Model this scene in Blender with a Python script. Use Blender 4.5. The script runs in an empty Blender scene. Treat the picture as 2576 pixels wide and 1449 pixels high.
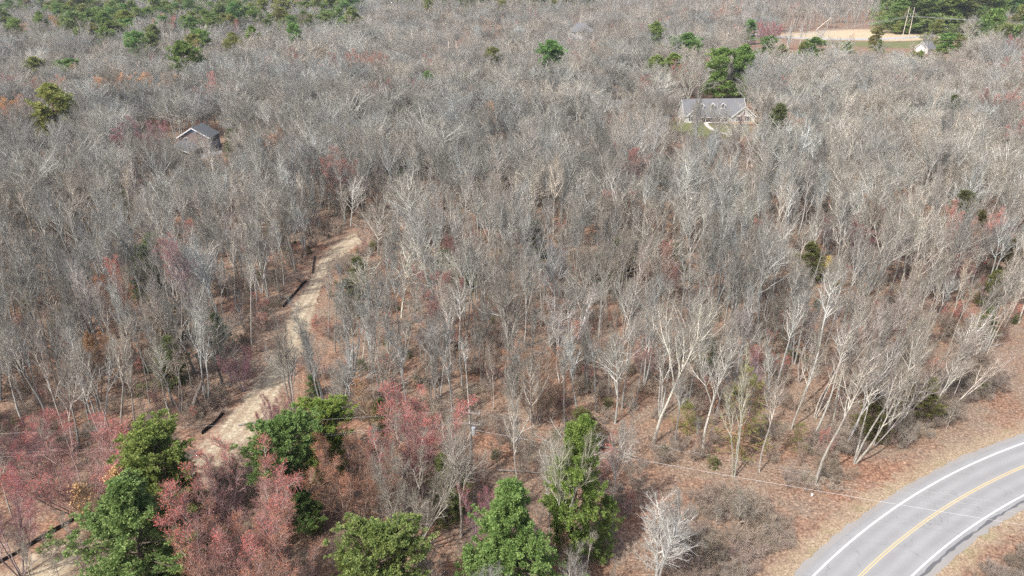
import bpy, math, random
import numpy as np
from mathutils import Vector, Matrix

# ------------------------------------------------------------------ camera, sky, sun, exposure
SC = bpy.context.scene
CAM_H, PITCH, LENS = 55.0, math.radians(25.0), 25.0
cd = bpy.data.cameras.new('camera'); cam = bpy.data.objects.new('camera', cd)
SC.collection.objects.link(cam); SC.camera = cam
cd.lens = LENS; cd.sensor_width = 36.0; cd.clip_start = 0.5; cd.clip_end = 12000
cam.location = (0, 0, CAM_H); cam.rotation_euler = (math.radians(90) - PITCH, 0, 0)

SUN_EL = math.radians(50); SUN_AZ = math.radians(222)      # azimuth where the sun stands, clockwise from +Y
world = bpy.data.worlds.new('World'); SC.world = world; world.use_nodes = True
wn = world.node_tree
sky = wn.nodes.new('ShaderNodeTexSky'); sky.sky_type = 'NISHITA'; sky.sun_disc = False
sky.sun_elevation = SUN_EL; sky.sun_rotation = SUN_AZ
sky.air_density = 1.0; sky.dust_density = 4.0; sky.ozone_density = 1.0
wn.links.new(sky.outputs[0], wn.nodes['Background'].inputs[0]); wn.nodes['Background'].inputs[1].default_value = 0.135
sl = bpy.data.lights.new('sun', 'SUN'); sl.energy = 3.15; sl.angle = math.radians(0.6); sl.color = (1.0, 0.965, 0.92)
so = bpy.data.objects.new('sun', sl); SC.collection.objects.link(so)
sdir = Vector((math.sin(SUN_AZ) * math.cos(SUN_EL), math.cos(SUN_AZ) * math.cos(SUN_EL), math.sin(SUN_EL)))
so.rotation_euler = sdir.to_track_quat('Z', 'Y').to_euler(); so.location = sdir * 300
SC.view_settings.view_transform = 'Standard'; SC.view_settings.look = 'None'
SC.view_settings.exposure = 0.66; SC.view_settings.gamma = 1.0
cy = SC.cycles
cy.max_bounces = 4; cy.diffuse_bounces = 3; cy.glossy_bounces = 1; cy.transmission_bounces = 1; cy.transparent_max_bounces = 4
cy.use_denoising = False
cy.use_adaptive_sampling = False

# ------------------------------------------------------------------ helpers
COL = SC.collection
F = LENS / 36.0 * 2576
cP, sP = math.cos(PITCH), math.sin(PITCH)
def P(x, y, h=0.0):
    """world point at height h seen at picture position x, y of a 2576 wide view"""
    u, v = (x - 1288) / F, (y - 724.5) / F
    d = (u, cP - v * sP, -sP - v * cP); t = (h - CAM_H) / d[2]
    return Vector((d[0] * t, d[1] * t, h))
def proj(p):
    dx, dy, dz = p[0], p[1], p[2] - CAM_H
    z = dy * cP - dz * sP
    return 1288 + F * dx / z, 724.5 - F * (dy * sP + dz * cP) / z, z
def proj_np(X, Y, Z):
    dz = Z - CAM_H; z = Y * cP - dz * sP; z = np.where(z < 1, 1, z)
    return 1288 + F * X / z, 724.5 - F * (Y * sP + dz * cP) / z, z

def props(o, label=None, cat=None, group=None, kind=None):
    if label: o['label'] = label
    if cat: o['category'] = cat
    if group: o['group'] = group
    if kind: o['kind'] = kind
    return o
def empty(name, loc, rz=0.0, **k):
    o = bpy.data.objects.new(name, None); COL.objects.link(o)
    o.location = loc; o.rotation_euler = (0, 0, rz); o.empty_display_size = 0.2
    return props(o, **k)
def link(name, me, parent=None, **k):
    o = bpy.data.objects.new(name, me); COL.objects.link(o); o.parent = parent
    return props(o, **k)

class MB:
    """collects shapes of one mesh"""
    def __init__(s): s.v = []; s.f = []
    def add(s, vs, fs):
        n = len(s.v); s.v += [tuple(a) for a in vs]; s.f += [tuple(i + n for i in f) for f in fs]; return s
    def box(s, x0, y0, z0, x1, y1, z1):
        v = [(x0,y0,z0),(x1,y0,z0),(x1,y1,z0),(x0,y1,z0),(x0,y0,z1),(x1,y0,z1),(x1,y1,z1),(x0,y1,z1)]
        return s.add(v, [(0,3,2,1),(4,5,6,7),(0,1,5,4),(1,2,6,5),(2,3,7,6),(3,0,4,7)])
    def bar(s, a, b, r, r2=None, n=6):
        a, b = Vector(a), Vector(b); r2 = r if r2 is None else r2
        t = (b - a).normalized(); u = t.orthogonal().normalized(); w = t.cross(u); vs = []
        for c, rr in ((a, r), (b, r2)):
            for i in range(n):
                q = 2 * math.pi * i / n; vs.append(c + u * math.cos(q) * rr + w * math.sin(q) * rr)
        return s.add(vs, [(i, (i + 1) % n, n + (i + 1) % n, n + i) for i in range(n)] + [tuple(range(n - 1, -1, -1)), tuple(range(n, 2 * n))])
    def beam(s, a, b, w, h):
        """rectangular bar from a to b, w across (level), h high"""
        a, b = Vector(a), Vector(b); t = (b - a).normalized()
        u = t.cross(Vector((0, 0, 1))); u = (Vector((1, 0, 0)) if u.length < 1e-4 else u).normalized() * w / 2
        k = u.cross(t).normalized() * h / 2
        v = [a-u-k, a+u-k, a+u+k, a-u+k, b-u-k, b+u-k, b+u+k, b-u+k]
        return s.add(v, [(0,1,2,3),(7,6,5,4),(0,4,5,1),(1,5,6,2),(2,6,7,3),(3,7,4,0)])
    def slab(s, quad, th):
        """thick sheet under a quad (four corners counter-clockwise seen from outside)"""
        q = [Vector(p) for p in quad]; n = (q[1] - q[0]).cross(q[2] - q[0]).normalized() * th
        k = len(q); lo = [p - n for p in q]
        return s.add(q + lo, [tuple(range(k)), tuple(range(2 * k - 1, k - 1, -1))] + [(i, k + i, k + (i + 1) % k, (i + 1) % k) for i in range(k)])
    def mesh(s, name, mat):
        me = bpy.data.meshes.new(name); me.from_pydata(s.v, [], s.f); me.materials.append(mat); me.update(); return me
    def build(s, name, mat, parent=None, **k):
        return link(name, s.mesh(name, mat), parent, **k)

def np_mesh(name, V, tri=None, quad=None, mats=(), tmat=None, attrs=None, smooth=False):
    me = bpy.data.meshes.new(name)
    nt = 0 if tri is None else len(tri); nq = 0 if quad is None else len(quad)
    me.vertices.add(len(V)); me.vertices.foreach_set('co', np.ascontiguousarray(V, dtype=np.float32).ravel())
    idx = []; 
    if nq: idx.append(quad.ravel())
    if nt: idx.append(tri.ravel())
    idx = np.concatenate(idx).astype(np.int32)
    me.loops.add(len(idx)); me.loops.foreach_set('vertex_index', idx)
    me.polygons.add(nq + nt)
    st = np.concatenate([np.arange(nq) * 4, nq * 4 + np.arange(nt) * 3]).astype(np.int32)
    me.polygons.foreach_set('loop_start', st)
    if smooth: me.polygons.foreach_set('use_smooth', np.ones(nq + nt, dtype=bool))
    if tmat is not None: me.polygons.foreach_set('material_index', tmat.astype(np.int32))
    for m in mats: me.materials.append(m)
    me.update(calc_edges=True)
    for k, a in (attrs or {}).items():
        at = me.attributes.new(k, 'FLOAT', 'POINT'); at.data.foreach_set('value', np.ascontiguousarray(a, dtype=np.float32))
    return me

# ------------------------------------------------------------------ materials
class NT:
    def __init__(s, name):
        s.m = bpy.data.materials.new(name); s.m.use_nodes = True; s.t = s.m.node_tree
        s.b = s.t.nodes['Principled BSDF']; s.b.inputs['Specular IOR Level'].default_value = 0.2
    def n(s, typ, **k):
        nd = s.t.nodes.new('ShaderNode' + typ)
        for a, b in k.items(): setattr(nd, a, b)
        return nd
    def L(s, a, b): s.t.links.new(a, b)
    def coord(s): return s.n('TexCoord').outputs['Object']
    def noise(s, vec, scale, detail=3, rough=0.6, dist=0.0):
        nd = s.n('TexNoise'); nd.inputs['Scale'].default_value = scale; nd.inputs['Detail'].default_value = detail
        nd.inputs['Roughness'].default_value = rough; nd.inputs['Distortion'].default_value = dist
        s.L(vec, nd.inputs['Vector']); return nd.outputs['Fac']
    def ramp(s, fac, stops, interp='LINEAR'):
        r = s.n('ValToRGB'); r.color_ramp.interpolation = interp; e = r.color_ramp.elements
        while len(e) < len(stops): e.new(0.5)
        for i, (p, c) in enumerate(stops):
            e[i].position = p; e[i].color = (*c, 1) if len(c) == 3 else c
        s.L(fac, r.inputs[0]); return r.outputs[0]
    def mix(s, f, a, b, typ='MIX'):
        m = s.n('Mix', data_type='RGBA', blend_type=typ)
        for sock, val in ((m.inputs[0], f), (m.inputs[6], a), (m.inputs[7], b)):
            if hasattr(val, 'links') or hasattr(val, 'is_output'): s.L(val, sock)
            elif isinstance(val, (int, float)): sock.default_value = val
            else: sock.default_value = (*val, 1)
        return m.outputs[2]
    def math(s, op, a, b=0.0, clamp=False):
        m = s.n('Math', operation=op); m.use_clamp = clamp
        for sock, val in ((m.inputs[0], a), (m.inputs[1], b)):
            if isinstance(val, (int, float)): sock.default_value = val
            else: s.L(val, sock)
        return m.outputs[0]
    def attr(s, name, typ='GEOMETRY', out='Fac'):
        a = s.n('Attribute', attribute_name=name, attribute_type=typ); return a.outputs[out]
    def vscale(s, vec, sc):
        m = s.n('Mapping'); m.inputs['Scale'].default_value = sc; s.L(vec, m.inputs['Vector']); return m.outputs[0]
    def done(s, col=None, rough=0.85, bump=None, bstr=0.5, bdist=0.05):
        if col is not None:
            if isinstance(col, tuple): s.b.inputs['Base Color'].default_value = (*col, 1)
            else: s.L(col, s.b.inputs['Base Color'])
        s.b.inputs['Roughness'].default_value = rough
        if bump is not None:
            bp = s.n('Bump'); bp.inputs['Strength'].default_value = bstr; bp.inputs['Distance'].default_value = bdist
            s.L(bump, bp.inputs['Height']); s.L(bp.outputs[0], s.b.inputs['Normal'])
        return s.m

def litter(nt, co):
    """rust and tan leaf litter; returns colour and height sockets"""
    fine = nt.noise(co, 3.2, 5, 0.75, 0.4); sp = nt.noise(co, 1.1, 4, 0.7)
    big = nt.noise(co, 0.06, 3, 0.6)
    a = nt.ramp(fine, [(0.32, (0.09, 0.05, 0.035)), (0.45, (0.235, 0.135, 0.092)), (0.55, (0.39, 0.235, 0.158)), (0.66, (0.62, 0.44, 0.32))])
    b = nt.ramp(sp, [(0.35, (0.55, 0.50, 0.50)), (0.65, (1.0, 0.95, 0.9))])
    c = nt.mix(1.0, a, b, 'MULTIPLY')
    gr = nt.ramp(fine, [(0.35, (0.11, 0.08, 0.058)), (0.55, (0.28, 0.215, 0.16)), (0.68, (0.48, 0.39, 0.30))])
    m = nt.noise(co, 0.16, 5, 0.7)
    d = nt.mix(nt.ramp(m, [(0.44, (0, 0, 0)), (0.60, (0.85, 0.85, 0.85))]), c, gr)
    return nt.mix(nt.ramp(big, [(0.4, (0, 0, 0)), (0.62, (0.6, 0.6, 0.6))]), d, gr), fine
def straw(nt, co):
    fine = nt.noise(nt.vscale(co, (1, 1, 1)), 5.0, 5, 0.75, 0.6); sp = nt.noise(co, 0.5, 4, 0.65)
    a = nt.ramp(fine, [(0.33, (0.12, 0.08, 0.045)), (0.48, (0.34, 0.24, 0.14)), (0.66, (0.60, 0.48, 0.31))])
    return nt.mix(nt.ramp(sp, [(0.45, (0, 0, 0)), (0.7, (0.5, 0.5, 0.5))]), a, (0.19, 0.20, 0.085)), fine

def mat_ground():
    nt = NT('ground'); co = nt.coord()
    c1, h = litter(nt, co); c2, h2 = straw(nt, co)
    e = nt.noise(co, 0.45, 4, 0.7)
    f = nt.math('MULTIPLY', nt.math('SUBTRACT', e, 0.55), 1.2, True)
    return nt.done(nt.mix(f, c1, c2), 0.95, h, 0.9, 0.12)
def mat_edge_sheet(name, stops, scale, wash=(0.25, 0.2, 0.15), rough_noise=0.35, stretch=None):
    """a sheet whose rim breaks up into leaf litter"""
    nt = NT(name); co = nt.coord()
    c1, h = litter(nt, co)
    fine = nt.noise(nt.vscale(co, stretch) if stretch else co, scale, 5, 0.72, 0.5)
    c2 = nt.ramp(fine, stops)
    e = nt.noise(co, 0.55, 5, 0.72)
    f = nt.math('ADD', nt.math('MULTIPLY', nt.attr('inner'), 1.5), nt.math('MULTIPLY', nt.math('SUBTRACT', e, 0.62), 3.2), True)
    big = nt.noise(co, rough_noise, 4, 0.65)
    c2 = nt.mix(nt.ramp(big, [(0.5, (0, 0, 0)), (0.72, (0.6, 0.6, 0.6))]), c2, wash)
    if name == 'sandy_track':      # two worn wheel ruts
        u = nt.math('ADD', nt.attr('unit'), nt.math('MULTIPLY', nt.math('SUBTRACT', nt.noise(co, 0.12, 2), 0.5), 0.25))
        w = nt.math('COSINE', nt.math('MULTIPLY', u, 2 * math.pi * 3)); w = nt.math('MULTIPLY', nt.math('ADD', w, 0.1, True), nt.math('MULTIPLY', nt.noise(co, 0.8, 4), 0.9), True)
        c2 = nt.mix(w, c2, (0.24, 0.165, 0.11))
    return nt.done(nt.mix(f, c1, c2), 0.95, fine, 0.5, 0.06)
M = {}
M['ground'] = mat_ground()
M['sand'] = mat_edge_sheet('sandy_track', [(0.32, (0.22, 0.175, 0.12)), (0.5, (0.41, 0.345, 0.245)), (0.68, (0.60, 0.525, 0.39))], 2.2, (0.32, 0.24, 0.16))
M['field'] = mat_edge_sheet('dry_field', [(0.32, (0.36, 0.27, 0.17)), (0.5, (0.50, 0.41, 0.275)), (0.68, (0.62, 0.53, 0.38))], 0.7, (0.48, 0.30, 0.17), 0.06)
M['verge'] = mat_edge_sheet('dry_grass_verge', [(0.33, (0.13, 0.092, 0.06)), (0.48, (0.30, 0.225, 0.15)), (0.66, (0.52, 0.42, 0.30))], 4.5, (0.22, 0.21, 0.10), 0.4)
M['lawn'] = mat_edge_sheet('lawn', [(0.3, (0.10, 0.11, 0.045)), (0.5, (0.145, 0.16, 0.065)), (0.7, (0.22, 0.21, 0.11))], 1.0, (0.27, 0.24, 0.12), 0.2)
M['yard'] = mat_edge_sheet('yard', [(0.3, (0.20, 0.17, 0.09)), (0.5, (0.34, 0.29, 0.16)), (0.7, (0.5, 0.42, 0.26))], 1.0, (0.17, 0.19, 0.07), 0.2)
M['drive'] = mat_edge_sheet('driveway', [(0.3, (0.21, 0.21, 0.23)), (0.5, (0.27, 0.27, 0.30)), (0.7, (0.33, 0.33, 0.35))], 1.5, (0.22, 0.20, 0.2), 0.2)

def mat_asphalt(name, base, streak=True):
    nt = NT(name); co = nt.coord()
    g = nt.ramp(nt.noise(co, 9, 4, 0.8), [(0.3, tuple(b * 0.88 for b in base)), (0.7, tuple(b * 1.10 for b in base))])
    g = nt.mix(nt.ramp(nt.noise(co, 0.25, 4, 0.6), [(0.4, (0, 0, 0)), (0.75, (0.5, 0.5, 0.5))]), g, tuple(b * 0.80 for b in base))
    if streak:
        u = nt.attr('across')                       # wheel paths run darker along each lane
        w = nt.math('ADD', nt.math('MULTIPLY', nt.math('COSINE', nt.math('MULTIPLY', u, 2 * math.pi / 1.5)), 0.5), 0.5)
        w = nt.math('MULTIPLY', w, nt.math('ADD', nt.noise(co, 0.3, 3), 0.1))
        g = nt.mix(nt.math('MULTIPLY', w, 0.8, True), g, tuple(b * 0.72 for b in base))
        v = nt.n('TexVoronoi', feature='DISTANCE_TO_EDGE'); v.inputs['Scale'].default_value = 0.16
        dv = nt.n('VectorMath', operation='ADD'); nz = nt.n('TexNoise'); nz.inputs['Scale'].default_value = 0.7; nz.inputs['Detail'].default_value = 5
        sc = nt.n('VectorMath', operation='SCALE'); sc.inputs['Scale'].default_value = 3.0
        nt.L(co, nz.inputs['Vector']); nt.L(nz.outputs['Color'], sc.inputs[0]); nt.L(co, dv.inputs[0]); nt.L(sc.outputs[0], dv.inputs[1]); nt.L(dv.outputs[0], v.inputs['Vector'])
        cr = nt.math('LESS_THAN', v.outputs['Distance'], 0.0048)
        cr = nt.math('MULTIPLY', cr, nt.math('GREATER_THAN', nt.noise(co, 0.09, 2), 0.48))
        g = nt.mix(nt.math('MULTIPLY', cr, 0.33), g, tuple(b * 0.35 for b in base))
    return nt.done(g, 0.8, nt.noise(co, 30, 2), 0.2, 0.01)
M['asphalt'] = mat_asphalt('asphalt', (0.32, 0.32, 0.318))
M['shoulder'] = mat_asphalt('shoulder_gravel', (0.30, 0.285, 0.27), False)
M['tar'] = mat_asphalt('tar_seal', (0.13, 0.13, 0.135), False)
M['backroad'] = mat_asphalt('pale_asphalt', (0.42, 0.42, 0.43), False)
def mat_paint(name, col):
    nt = NT(name); co = nt.coord()
    g = nt.mix(nt.ramp(nt.noise(co, 6, 5, 0.8), [(0.52, (0, 0, 0)), (0.75, (0.7, 0.7, 0.7))]), col, (0.4, 0.4, 0.4))
    return nt.done(g, 0.6)
M['white_line'] = mat_paint('white_line', (0.80, 0.80, 0.79)); M['yellow_line'] = mat_paint('yellow_line', (0.62, 0.46, 0.235))

def mat_flat(name, col, rough=0.8, scale=2.0, var=0.18, metal=0.0):
    nt = NT(name); co = nt.coord()
    g = nt.ramp(nt.noise(co, scale, 5, 0.7), [(0.3, tuple(c * (1 - var) for c in col)), (0.7, tuple(min(1, c * (1 + var)) for c in col))])
    nt.b.inputs['Metallic'].default_value = metal
    return nt.done(g, rough)
def mat_lines(name, col, pitch, axis=2, depth=0.55, var=0.12):
    """boards or shingle courses with a dark joint every pitch metres"""
    nt = NT(name); co = nt.coord(); sx = nt.n('SeparateXYZ'); nt.L(co, sx.inputs[0])
    fr = nt.math('FRACT', nt.math('DIVIDE', sx.outputs[axis], pitch)); ln = nt.math('LESS_THAN', fr, 0.16)
    g = nt.ramp(nt.noise(nt.vscale(co, (2.5, 2.5, 1.0)), 1.2, 5, 0.75), [(0.3, tuple(c * (1 - var) for c in col)), (0.7, tuple(min(1, c * (1 + var)) for c in col))])
    return nt.done(nt.mix(nt.math('MULTIPLY', ln, 1 - depth), g, tuple(c * 0.4 for c in col)), 0.85)
M['siding_grey'] = mat_lines('pale_grey_siding', (0.60, 0.60, 0.58), 0.2)
M['siding_white'] = mat_lines('white_siding', (0.62, 0.62, 0.61), 0.2)
M['siding_blue'] = mat_lines('blue_siding', (0.20, 0.29, 0.40), 0.2)
M['siding_red'] = mat_lines('red_brick_wall', (0.24, 0.19, 0.18), 0.2)
M['shingle'] = mat_lines('grey_shingle', (0.175, 0.178, 0.188), 0.32, 2, 0.75, 0.2)
M['shingle_dark'] = mat_lines('dark_grey_shingle', (0.12, 0.128, 0.135), 0.32, 2, 0.75, 0.2)
M['trim'] = mat_flat('white_trim', (0.70, 0.70, 0.69), 0.6, 2, 0.05)
M['stone'] = mat_flat('tan_stone', (0.50, 0.39, 0.28), 0.9, 1.5, 0.35)
M['dark'] = mat_flat('dark_shutter', (0.035, 0.04, 0.045), 0.6)
M['mulch'] = mat_flat('mulch', (0.09, 0.055, 0.04), 0.95, 3, 0.4)
M['concrete'] = mat_flat('concrete', (0.50, 0.47, 0.43), 0.9)
nt = NT('window_glass'); nt.b.inputs['Specular IOR Level'].default_value = 0.8; M['glass'] = nt.done((0.03, 0.035, 0.045), 0.08)
M['wood'] = mat_flat('weathered_wood', (0.24, 0.21, 0.185), 0.9, 3, 0.3)
M['wood_pale'] = mat_flat('pale_stripped_wood', (0.62, 0.55, 0.46), 0.9, 3, 0.2)
M['metal'] = mat_flat('galvanised_metal', (0.55, 0.56, 0.58), 0.5, 5, 0.1, 0.3)
M['wire'] = mat_flat('pale_wire', (0.52, 0.52, 0.53), 0.5, 1, 0.05)
M['wire_dark'] = mat_flat('grey_wire', (0.5, 0.5, 0.5), 0.6, 1, 0.1)
M['fabric'] = mat_flat('black_fabric', (0.018, 0.018, 0.02), 0.9, 3, 0.3)
M['insul'] = mat_flat('insulator', (0.55, 0.50, 0.46), 0.4)
M['blue_plastic'] = mat_flat('blue_plastic', (0.03, 0.22, 0.55), 0.5)
M['red_paint'] = mat_flat('red_paint', (0.45, 0.04, 0.04), 0.5)
M['white_paint'] = mat_flat('white_paint', (0.85, 0.85, 0.84), 0.5, 2, 0.03)

def mat_bark(name, trunk, limb, twig, lich=0.25, bud=None):
    """lev runs 0 on the trunk to 1 on the thinnest twigs"""
    nt = NT(name); co = nt.coord(); lev = nt.attr('lev'); rnd = nt.attr('rnd')
    tr = nt.ramp(nt.noise(nt.vscale(co, (6, 6, 1.2)), 1.6, 4, 0.75), [(0.35, tuple(c * 0.45 for c in trunk)), (0.6, trunk), (0.8, tuple(min(1, c * 1.25) for c in trunk))])
    c = nt.mix(nt.ramp(lev, [(0.05, (0, 0, 0)), (0.3, (1, 1, 1))]), tr, limb)
    c = nt.mix(nt.ramp(lev, [(0.45, (0, 0, 0)), (0.85, (1, 1, 1))]), c, twig)
    c = nt.mix(1.0, c, nt.ramp(rnd, [(0.0, (0.78, 0.78, 0.78)), (1.0, (1.12, 1.10, 1.08))]), 'MULTIPLY')
    if bud: c = nt.mix(nt.math('GREATER_THAN', lev, 1.5), c, bud)
    c = nt.mix(1.0, c, nt.attr('tint', 'INSTANCER', 'Color'), 'MULTIPLY')
    return nt.done(c, 0.9)
M['bark'] = mat_bark('grey_bark', (0.40, 0.39, 0.355), (0.53, 0.52, 0.475), (0.24, 0.224, 0.192))
M['bark_oak'] = mat_bark('oak_bark', (0.41, 0.40, 0.36), (0.56, 0.555, 0.505), (0.255, 0.243, 0.21))
M['birch'] = mat_bark('white_birch_bark', (0.66, 0.64, 0.60), (0.62, 0.60, 0.56), (0.34, 0.30, 0.27))
M['bark_white'] = mat_bark('bleached_bark', (0.74, 0.73, 0.70), (0.74, 0.73, 0.70), (0.60, 0.58, 0.55))
M['maple'] = mat_bark('maple_bark', (0.34, 0.32, 0.29), (0.50, 0.45, 0.41), (0.36, 0.225, 0.20), bud=(0.54, 0.165, 0.13))
M['maple_orange'] = mat_bark('maple_bark_orange', (0.34, 0.32, 0.29), (0.50, 0.455, 0.40), (0.36, 0.25, 0.18), bud=(0.52, 0.24, 0.13))
M['tan_leaf'] = mat_bark('bark_with_tan_leaves', (0.30, 0.27, 0.24), (0.32, 0.28, 0.24), (0.30, 0.22, 0.16), bud=(0.54, 0.35, 0.19))
M['brush'] = mat_bark('brush_stems', (0.34, 0.30, 0.265), (0.39, 0.35, 0.31), (0.34, 0.30, 0.26))
M['wood_bark'] = mat_bark('pine_bark', (0.20, 0.15, 0.125), (0.22, 0.17, 0.14), (0.2, 0.16, 0.13))
def mat_leaf(name, a, b, c):
    nt = NT(name); rnd = nt.attr('rnd')
    g = nt.ramp(rnd, [(0.0, a), (0.5, b), (1.0, c)])
    g = nt.mix(1.0, g, nt.attr('tint', 'INSTANCER', 'Color'), 'MULTIPLY')
    tl = nt.n('BsdfTranslucent'); nt.L(g, tl.inputs[0]); ms = nt.n('MixShader'); ms.inputs[0].default_value = 0.32
    nt.L(nt.b.outputs[0], ms.inputs[1]); nt.L(tl.outputs[0], ms.inputs[2]); nt.L(ms.outputs[0], nt.t.nodes['Material Output'].inputs[0])
    nt.b.inputs['Specular IOR Level'].default_value = 0.25
    return nt.done(g, 0.6)
M['needle'] = mat_leaf('pine_needles', (0.115, 0.17, 0.06), (0.21, 0.285, 0.095), (0.36, 0.43, 0.17))
M['hemlock'] = mat_leaf('hemlock_needles', (0.07, 0.095, 0.04), (0.125, 0.16, 0.062), (0.20, 0.235, 0.095))

# ------------------------------------------------------------------ tree growing
UP = np.array([0, 0, 1.0])
def unit(a): return a / np.maximum(np.linalg.norm(a, axis=-1, keepdims=True), 1e-9)
def perp(d):
    ref = np.where(np.abs(d[..., 2:3]) > 0.9, np.array([1.0, 0, 0]), UP); u = unit(np.cross(d, ref)); return u, np.cross(d, u)
def grow(R, st, d, ln, K, wob, trop):
    """polylines: (N, K+1, 3)"""
    N = len(st); pts = np.zeros((N, K + 1, 3)); pts[:, 0] = st; cur = d.copy(); seg = (ln / K)[:, None]
    for k in range(K):
        cur = unit(cur + R.normal(0, wob, (N, 3)) + UP * trop); pts[:, k + 1] = pts[:, k] + cur * seg
    return pts
def child(R, pts, par_len, par_r, m, t0, t1, ang, dang, lr, taper, min_ln=0.25):
    """m children on each polyline: start, direction, length, radius of the parent there"""
    N, K1, _ = pts.shape; K = K1 - 1
    t = t0 + (t1 - t0) * (np.arange(m)[None, :] + R.uniform(0.1, 0.9, (N, m))) / m
    x = np.clip(t * K, 0, K - 1e-4); i = x.astype(int); f = (x - i)[..., None]
    a = pts[np.arange(N)[:, None], i]; b = pts[np.arange(N)[:, None], i + 1]
    st = a + (b - a) * f; d0 = unit(b - a); u, w = perp(d0)
    az = np.arange(m)[None, :] * 2.4 + R.uniform(0, 6.28, (N, 1)) + R.normal(0, 0.35, (N, m))
    th = np.radians(R.normal(ang, dang, (N, m)))[..., None]; az = az[..., None]
    d = d0 * np.cos(th) + (u * np.cos(az) + w * np.sin(az)) * np.sin(th)
    q = (t - t0) / max(t1 - t0, 1e-6)
    ln = np.maximum(par_len[:, None] * lr * (1 - taper * q) * R.uniform(0.7, 1.25, (N, m)), min_ln)
    pr = par_r[:, None] * (1 - 0.75 * t)
    return st.reshape(-1, 3), unit(d.reshape(-1, 3)), ln.ravel(), pr.ravel()
def tubes(pts, r0, r1, S, lev, rnd):
    N, K1, _ = pts.shape; K = K1 - 1
    tan = np.zeros_like(pts); tan[:, :-1] = pts[:, 1:] - pts[:, :-1]; tan[:, -1] = tan[:, -2]; tan[:, 1:-1] += tan[:, :-2]; tan = unit(tan)
    u0, _ = perp(unit(pts[:, -1] - pts[:, 0])); u = unit(u0[:, None] - tan * np.sum(u0[:, None] * tan, -1, keepdims=True)); w = np.cross(tan, u)
    r = r0[:, None] + (r1 - r0)[:, None] * np.linspace(0, 1, K1)[None]; q = np.arange(S) * 2 * math.pi / S
    V = pts[:, :, None] + (u[:, :, None] * np.cos(q)[:, None] + w[:, :, None] * np.sin(q)[:, None]) * r[:, :, None, None]
    base = (np.arange(N)[:, None, None] * K1 + np.arange(K)[None, :, None]) * S; j = np.arange(S)[None, None]; jn = (j + 1) % S
    Q = np.stack([base + j, base + jn, base + S + jn, base + S + j], -1).reshape(-1, 4)
    n = N * K1 * S; lv = np.broadcast_to(np.asarray(lev, float).reshape(-1, 1, 1) if np.ndim(lev) else np.full((1, 1, 1), lev), (N, K1, S)).ravel()
    return V.reshape(-1, 3), Q, lv, np.repeat(rnd, K1 * S)
class Geo:
    def __init__(s): s.V = []; s.Q = []; s.T = []; s.lev = []; s.rnd = []; s.tm = []; s.n = 0; s.qm = []
    def tube(s, R, pts, r0, r1, S, lev, mat=0):
        rnd = R.uniform(0, 1, len(pts)); V, Q, l, r = tubes(pts, r0, r1, S, lev, rnd)
        s.V.append(V); s.Q.append(Q + s.n); s.lev.append(l); s.rnd.append(r); s.n += len(V); s.qm.append(np.full(len(Q), mat))
    def tris(s, V, rnd, lev, mat=0):
        """V (M,3,3) loose triangles"""
        m = len(V); s.V.append(V.reshape(-1, 3)); s.T.append(np.arange(m * 3).reshape(-1, 3) + s.n); s.n += 3 * m
        s.rnd.append(np.repeat(rnd, 3)); s.lev.append(np.full(3 * m, lev)); s.tm.append(np.full(m, mat))
    def mesh(s, name, mats, smooth=True):
        Q = np.concatenate(s.Q) if s.Q else None; T = np.concatenate(s.T) if s.T else None
        mm = np.concatenate((s.qm if s.Q else []) + (s.tm if s.T else []))
        return np_mesh(name, np.concatenate(s.V), T, Q, mats, mm, {'lev': np.concatenate(s.lev), 'rnd': np.concatenate(s.rnd)}, smooth)

def buds(R, g, pts, n_each, size):
    """small pointed bud or flower clusters along twigs"""
    e = pts[:, -1]; q = e - np.array([0, 0, e[:, 2].max() * 0.5]); q = np.sqrt((q[:, 0] / np.abs(e[:, 0]).max()) ** 2 + (q[:, 1] / np.abs(e[:, 1]).max()) ** 2 + (q[:, 2] / (e[:, 2].max() * 0.5)) ** 2); pts = pts[(R.uniform(0, 1, len(q)) < np.clip((q - 0.62) * 3.0, 0.02, 0.95)) & (R.uniform(0, 1, len(q)) < np.clip((e[:, 2] / e[:, 2].max() - 0.25) * 2.5, 0, 1))]
    N = len(pts); t = R.uniform(0.25, 1.0, (N, n_each)); a = pts[:, :1]; b = pts[:, -1:]
    c = (a + (b - a) * t[..., None]).reshape(-1, 3) + R.normal(0, size * 0.7, (N * n_each, 3))
    m = len(c); o = R.normal(0, 1, (m, 4, 3)); o = unit(o) * size * R.uniform(0.7, 1.3, (m, 1, 1)); p = c[:, None] + o
    T = np.concatenate([p[:, [0, 1, 2]], p[:, [0, 2, 3]], p[:, [0, 3, 1]]], 0)
    g.tris(T, np.tile(R.uniform(0, 1, m), 3), 2.0)

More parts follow.
